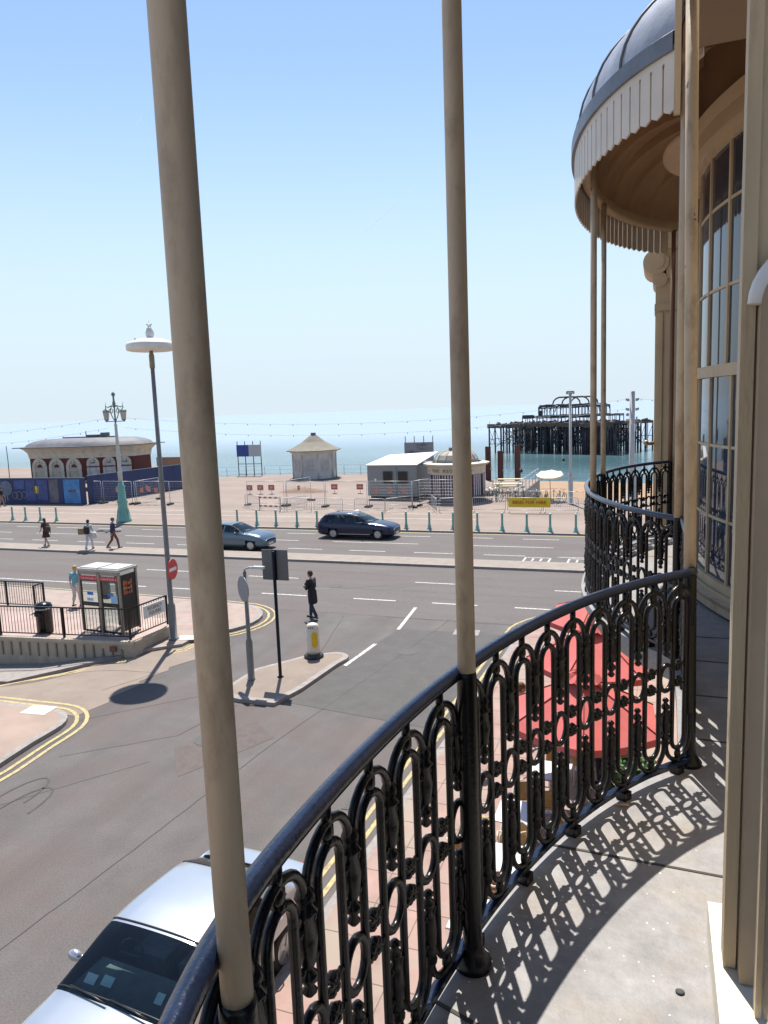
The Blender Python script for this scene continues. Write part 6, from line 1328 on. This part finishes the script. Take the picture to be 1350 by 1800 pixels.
def bag(name, label, p, s_, m, strap=None):
    root = thing(name, label, 'bag', p); b = MB(); b.ball((0, 0, 0), 1, 12, s_)
    for i, v in enumerate(b.v): b.v[i] = tuple(math.copysign(abs(c / q) ** .6, c) * q for c, q in zip(v, s_))
    b.build('bag_body', m, root); b = MB(); b.tube([(-s_[0] * .5, 0, s_[2] * .8), (-s_[0] * .3, 0, s_[2] * 1.5), (s_[0] * .3, 0, s_[2] * 1.5), (s_[0] * .5, 0, s_[2] * .8)], .012, 5); b.build('handle', m, root)
ISL = .0
# man crossing with a phone, facing left
person('man in a long dark coat crossing the road while looking at his phone', (-11.75, 23.75, 0), R(75), 1.80, .20, 'phone', (.012, .012, .015), (.02, .03, .06), coat=True, sleeves='long', hair=(.04, .022, .016))
b = MB(); b.box((0, 0, 0), (.065, .012, .12), rx=-.6); tag(b.build('mobile_phone', TRIM, None, (-12.04, 23.83, 1.27)), 'small black phone held up by the man in the dark coat', 'phone')
# three walkers on the far lane
person('woman in a dark dress with a shoulder bag walking left along the far road', (-34.3, 34.0, .13), R(80), 1.70, .30, 'walk', (.06, .03, .03), (.045, .02, .02), 'skirt', (.05, .03, .02), .05)
bag('shoulder_bag', 'dark brown bag on the back of the woman in the dark dress', (-34.05, 33.93, 1.18), (.16, .12, .19), mat('brown_bag', (.06, .035, .025), .7))
person('person in a white top and white trousers walking away, carrying a box and bags', (-30.65, 33.5, .13), R(20), 1.74, .26, 'carry', (.55, .54, .52), (.55, .56, .58), hair=(.015, .012, .012))
b = MB(); b.box((0, 0, 0), (.42, .3, .36)); r_ = thing('cardboard_box', 'brown cardboard box carried under the arm of the person in white', 'box', (-31.02, 33.45, 1.20), R(20)); b.build('carton', mat('cardboard', (.30, .20, .12), .8), r_); b = MB(); b.box((0, 0, .182), (.42, .06, .004)); b.build('tape', mat('tape', (.42, .34, .24), .4), r_)
bag('rucksack', 'black rucksack on the back of the person in white', (-30.6, 33.32, 1.28), (.17, .11, .24), mat('black_bag', (.015, .018, .02), .7))
bag('carrier_bag', 'white carrier bag hanging at the side of the person in white', (-30.25, 33.5, .98), (.14, .12, .2), mat('white_bag', (.6, .6, .58), .5))
person('man in a navy shirt and red-brown trousers walking away on the far road', (-29.4, 34.05, .13), R(-35), 1.80, .28, 'walk', (.02, .03, .09), (.16, .055, .045), hair=(.09, .075, .07), sleeves='long')
person('blond woman in a turquoise top and pale capri trousers walking behind the phone boxes', (-21.75, 22.8, .12), R(10), 1.68, .12, 'stand', (.13, .33, .40), (.52, .48, .44), 'capri', (.42, .26, .11), sleeves='short')
person('dark-clothed person by the blue hoarding at the left edge, left of a companion', (-56.6, 50.2, .12), R(60), 1.72, .14, 'walk', (.03, .02, .025), (.03, .025, .03), hair=(.03, .02, .02))
person('dark-topped person in shorts by the blue hoarding, right of a companion', (-55.3, 50.1, .12), R(-40), 1.76, .2, 'walk', (.018, .018, .02), (.25, .17, .12), 'shorts', hair=(.02, .015, .012))
person('person in dark clothes standing on the cafe pavement behind the middle post', (-3.55, 14.0, .12), R(190), 1.76, .0, 'stand', (.02, .022, .03), (.02, .025, .05), hair=(.05, .03, .02), sleeves='long')
# ------------------------------------------------------------------ cafe below
CANV = mat('red_canvas', (.47, .10, .092), .8, var=.14, scale=1.6, stain=(.46, .14, .12), stain_scale=1.1, stain_lo=.5, stain_hi=.7, stain_amt=.6, bump=.4, bscale=5)
parasol('red_parasol', 'front red parasol over the cafe tables, nearest below the railing', (-1.12, 12.45), 2.78, 1.36, 6, CANV, mat('parasol_pole', (.4, .36, .3), .5), .72, R(35), vent=True, group='red cafe parasols')
parasol('red_parasol', 'second red parasol, just beyond the front one', (-1.15, 15.3), 2.8, 1.4, 6, CANV, mat('parasol_pole', (.4, .36, .3)), .68, R(12), vent=True, group='red cafe parasols')
parasol('red_parasol', 'farthest red parasol, mostly hidden behind the second', (-1.35, 18.0), 2.75, 1.3, 6, CANV, mat('parasol_pole', (.4, .36, .3)), .5, R(20), vent=True, group='red cafe parasols')
TTOP = mat('table_top_white', (.66, .68, .70), .3, var=.04)
RAT = mat('rattan_yellow', (.45, .29, .12), .7, var=.25, scale=25); RAT2 = mat('rattan_orange', (.34, .14, .05), .7, var=.25, scale=25)
CRP = mat('cream_chair_frame', (.62, .57, .46), .5)
def table_m():
    t = MB(); t.box((0, 0, .735), (.7, .7, .03)); l = MB(); l.cyl((0, 0, .03), (0, 0, .72), .03, n=10); f = MB(); f.lathe([(.22, 0), (.22, .02), (.03, .05)], n=14); rm = MB(); rm.tube([(-.355, -.355, .735), (.355, -.355, .735), (.355, .355, .735), (-.355, .355, .735)], .014, 6, closed=True)
    return t.mesh('table_top', TTOP), l.mesh('table_leg', STEEL), f.mesh('table_foot', STEEL), rm.mesh('table_rim', STEEL)
TT, TL, TF, TR = table_m()
def chair_m(rm):
    s_ = MB(); s_.lathe([(.20, .44), (.215, .455), (.20, .47), (.02, .475)], n=16); s2 = MB()
    rows = []
    for z in (.50, .60, .72, .82): rows.append([(.215 * math.cos(R(a)), -.02 - .2 * math.sin(R(a)) - (z - .5) * .18, z - (.05 if a in (20, 160) and z > .7 else 0)) for a in range(20, 161, 14)])
    s2.grid(rows); s2.grid([[(p[0] * .95, p[1] + .015, p[2]) for p in r_] for r_ in rows]); 
    a_ = MB(); a_.tube([(.21, .18, .44), (.225, .16, .66), (.23, -.05, .68), (.20, -.12, .84), (0, -.30, .90), (-.20, -.12, .84), (-.23, -.05, .68), (-.225, .16, .66), (-.21, .18, .44)], .014, 6)
    lg = MB(); lg.cyl((0, 0, 0), (0, 0, .45), .013, n=6)
    return s_.mesh('chair_seat', rm), s2.mesh('chair_back', rm), a_.mesh('chair_hoop', CRP), lg.mesh('chair_leg', CRP)
CH1, CH2 = chair_m(RAT), chair_m(RAT2)
def chair(p, rz, label, ch=CH1):
    r_ = thing('cafe_chair', label, 'chair', (p[0], p[1], .12), rz, 'rattan cafe chairs'); inst('seat', ch[0], r_); inst('backrest', ch[1], r_); inst('arm_hoop', ch[2], r_)
    for x, y in ((.16, .15), (-.16, .15), (.16, -.15), (-.16, -.15)): inst('leg', ch[3], r_, (x, y, 0))
def table(p, rz, label):
    r_ = thing('cafe_table', label, 'table', (p[0], p[1], .12), rz, 'white-topped cafe tables'); t = inst('table_top', TT, r_); inst('leg', TL, r_); inst('foot', TF, r_); inst('rim', TR, t)
TBL = [((-1.75, 12.9), 0, 'white cafe table half under the front red parasol'), ((-2.05, 11.35), 0, 'white cafe table just in front of the red parasol, second nearest to it'), ((-2.0, 10.05), 4, 'white cafe table in the open, third from the red parasol'), ((-2.1, 8.7), -3, 'white cafe table nearest below the near railing'), ((-1.3, 14.6), 0, 'white cafe table under the second red parasol'), ((-.6, 11.2), 0, 'white cafe table in the shade close to the shopfront')]
for p, a, l in TBL: table(p, R(a), l)
tn = ['half under the front red parasol', 'just in front of the red parasol', 'third from the red parasol', 'nearest below the near railing', 'under the second red parasol', 'close to the shopfront']
for i, (p, a, l) in enumerate(TBL):
    for (dx, dy, rz_, w_) in ((0, -.62, 0, 'near'), (0, .62, 180, 'far'), (-.62, 0, -90, 'road')):
        if i == 3 and w_ == 'road': continue
        if dx and i in (0, 4): continue
        chair((p[0] + dx, p[1] + dy), R(rz_ + rng.uniform(-14, 14)), '%s chair, %s side of the table %s' % ('orange rattan' if (i == 3) else 'yellow rattan', w_, tn[i]), CH2 if i == 3 else CH1)
person('seated person in a blue patterned shirt on the road side of the second red parasol', (-2.75, 15.6, .12), R(-60), 1.74, 0, 'sit', (.06, .08, .17), (.02, .02, .03), sit=True, hair=(.12, .05, .02))
person('seated person in a pale blue top under the second red parasol', (-.55, 14.2, .12), R(120), 1.72, 0, 'sit', (.28, .33, .42), (.03, .03, .05), sit=True, hair=(.03, .02, .015))
chair((-2.75, 15.58), R(-60), 'yellow rattan chair carrying the person in the blue patterned shirt'); chair((-.55, 14.2), R(120), 'yellow rattan chair carrying the person in the pale blue top')
# planters with clipped bushes
LEAF = mat('leaf_green', (.05, .13, .03), .6, var=.4, scale=3)
def bush(p, r_, label):
    root = thing('potted_bush', label, 'plant', (p[0], p[1], .12)); b = MB(); b.lathe([(.16, 0), (.22, .36), (.24, .36), (.24, .4), (.19, .4), (.19, .36)], n=14); b.build('pot', mat('dark_pot', (.05, .045, .045), .6), root)
    b = MB(); pr_ = random.Random(int(p[1] * 100))
    for i in range(900):
        d_ = Vector((pr_.gauss(0, 1), pr_.gauss(0, 1), pr_.gauss(0, 1))).normalized() * r_ * pr_.uniform(.55, 1.05); c_ = Vector((d_.x, d_.y, .4 + r_ * .9 + d_.z)); u = Vector((pr_.gauss(0, 1), pr_.gauss(0, 1), pr_.gauss(0, 1))).normalized() * .035; v_ = u.cross(d_.normalized()).normalized() * .022
        b.add([c_ - u, c_ + v_, c_ + u, c_ - v_], [(0, 1, 2, 3)])
    b.build('foliage', LEAF, root); b = MB(); b.cyl((0, 0, .36), (0, 0, .8), .02, n=6); b.build('stem', mat('stem_brown', (.1, .07, .04), .8), root)
bush((-.62, 13.3), .28, 'small clipped green bush beside the front red parasol, left one of two'); bush((-.15, 13.5), .3, 'small clipped green bush nearest the house wall, right one of two')

# ------------------------------------------------------------------ old vapour trails high above the sea
m = bpy.data.materials.new('vapour_trail'); m.use_nodes = True; t = m.node_tree; N = t.nodes; L = t.links; N.clear()
o_ = N.new('ShaderNodeOutputMaterial'); tr_ = N.new('ShaderNodeBsdfTransparent'); df_ = N.new('ShaderNodeBsdfDiffuse'); df_.inputs[0].default_value = (.95, .95, .95, 1); mx_ = N.new('ShaderNodeMixShader'); mx_.inputs[0].default_value = .7
L.new(tr_.outputs[0], mx_.inputs[1]); L.new(df_.outputs[0], mx_.inputs[2]); L.new(mx_.outputs[0], o_.inputs[0])
for a_, c_, r_ in (((-7022, 18195, 4430), (-5613, 18385, 5522), 13), ((-11335, 15066, 6674), (-11159, 15109, 6869), 12)):
    a_, c_ = Vector(a_), Vector(c_); n_ = 14; q_ = random.Random(4)
    b = MB(); b.tube([a_.lerp(c_, i_ / n_) + Vector((q_.uniform(-9, 9), 0, q_.uniform(-9, 9))) for i_ in range(n_ + 1)], [r_ * (.3 + .7 * math.sin(math.pi * min(.9, .06 + i_ / n_ * .9))) for i_ in range(n_ + 1)], 8)
    struct(b.build('contrail', m))
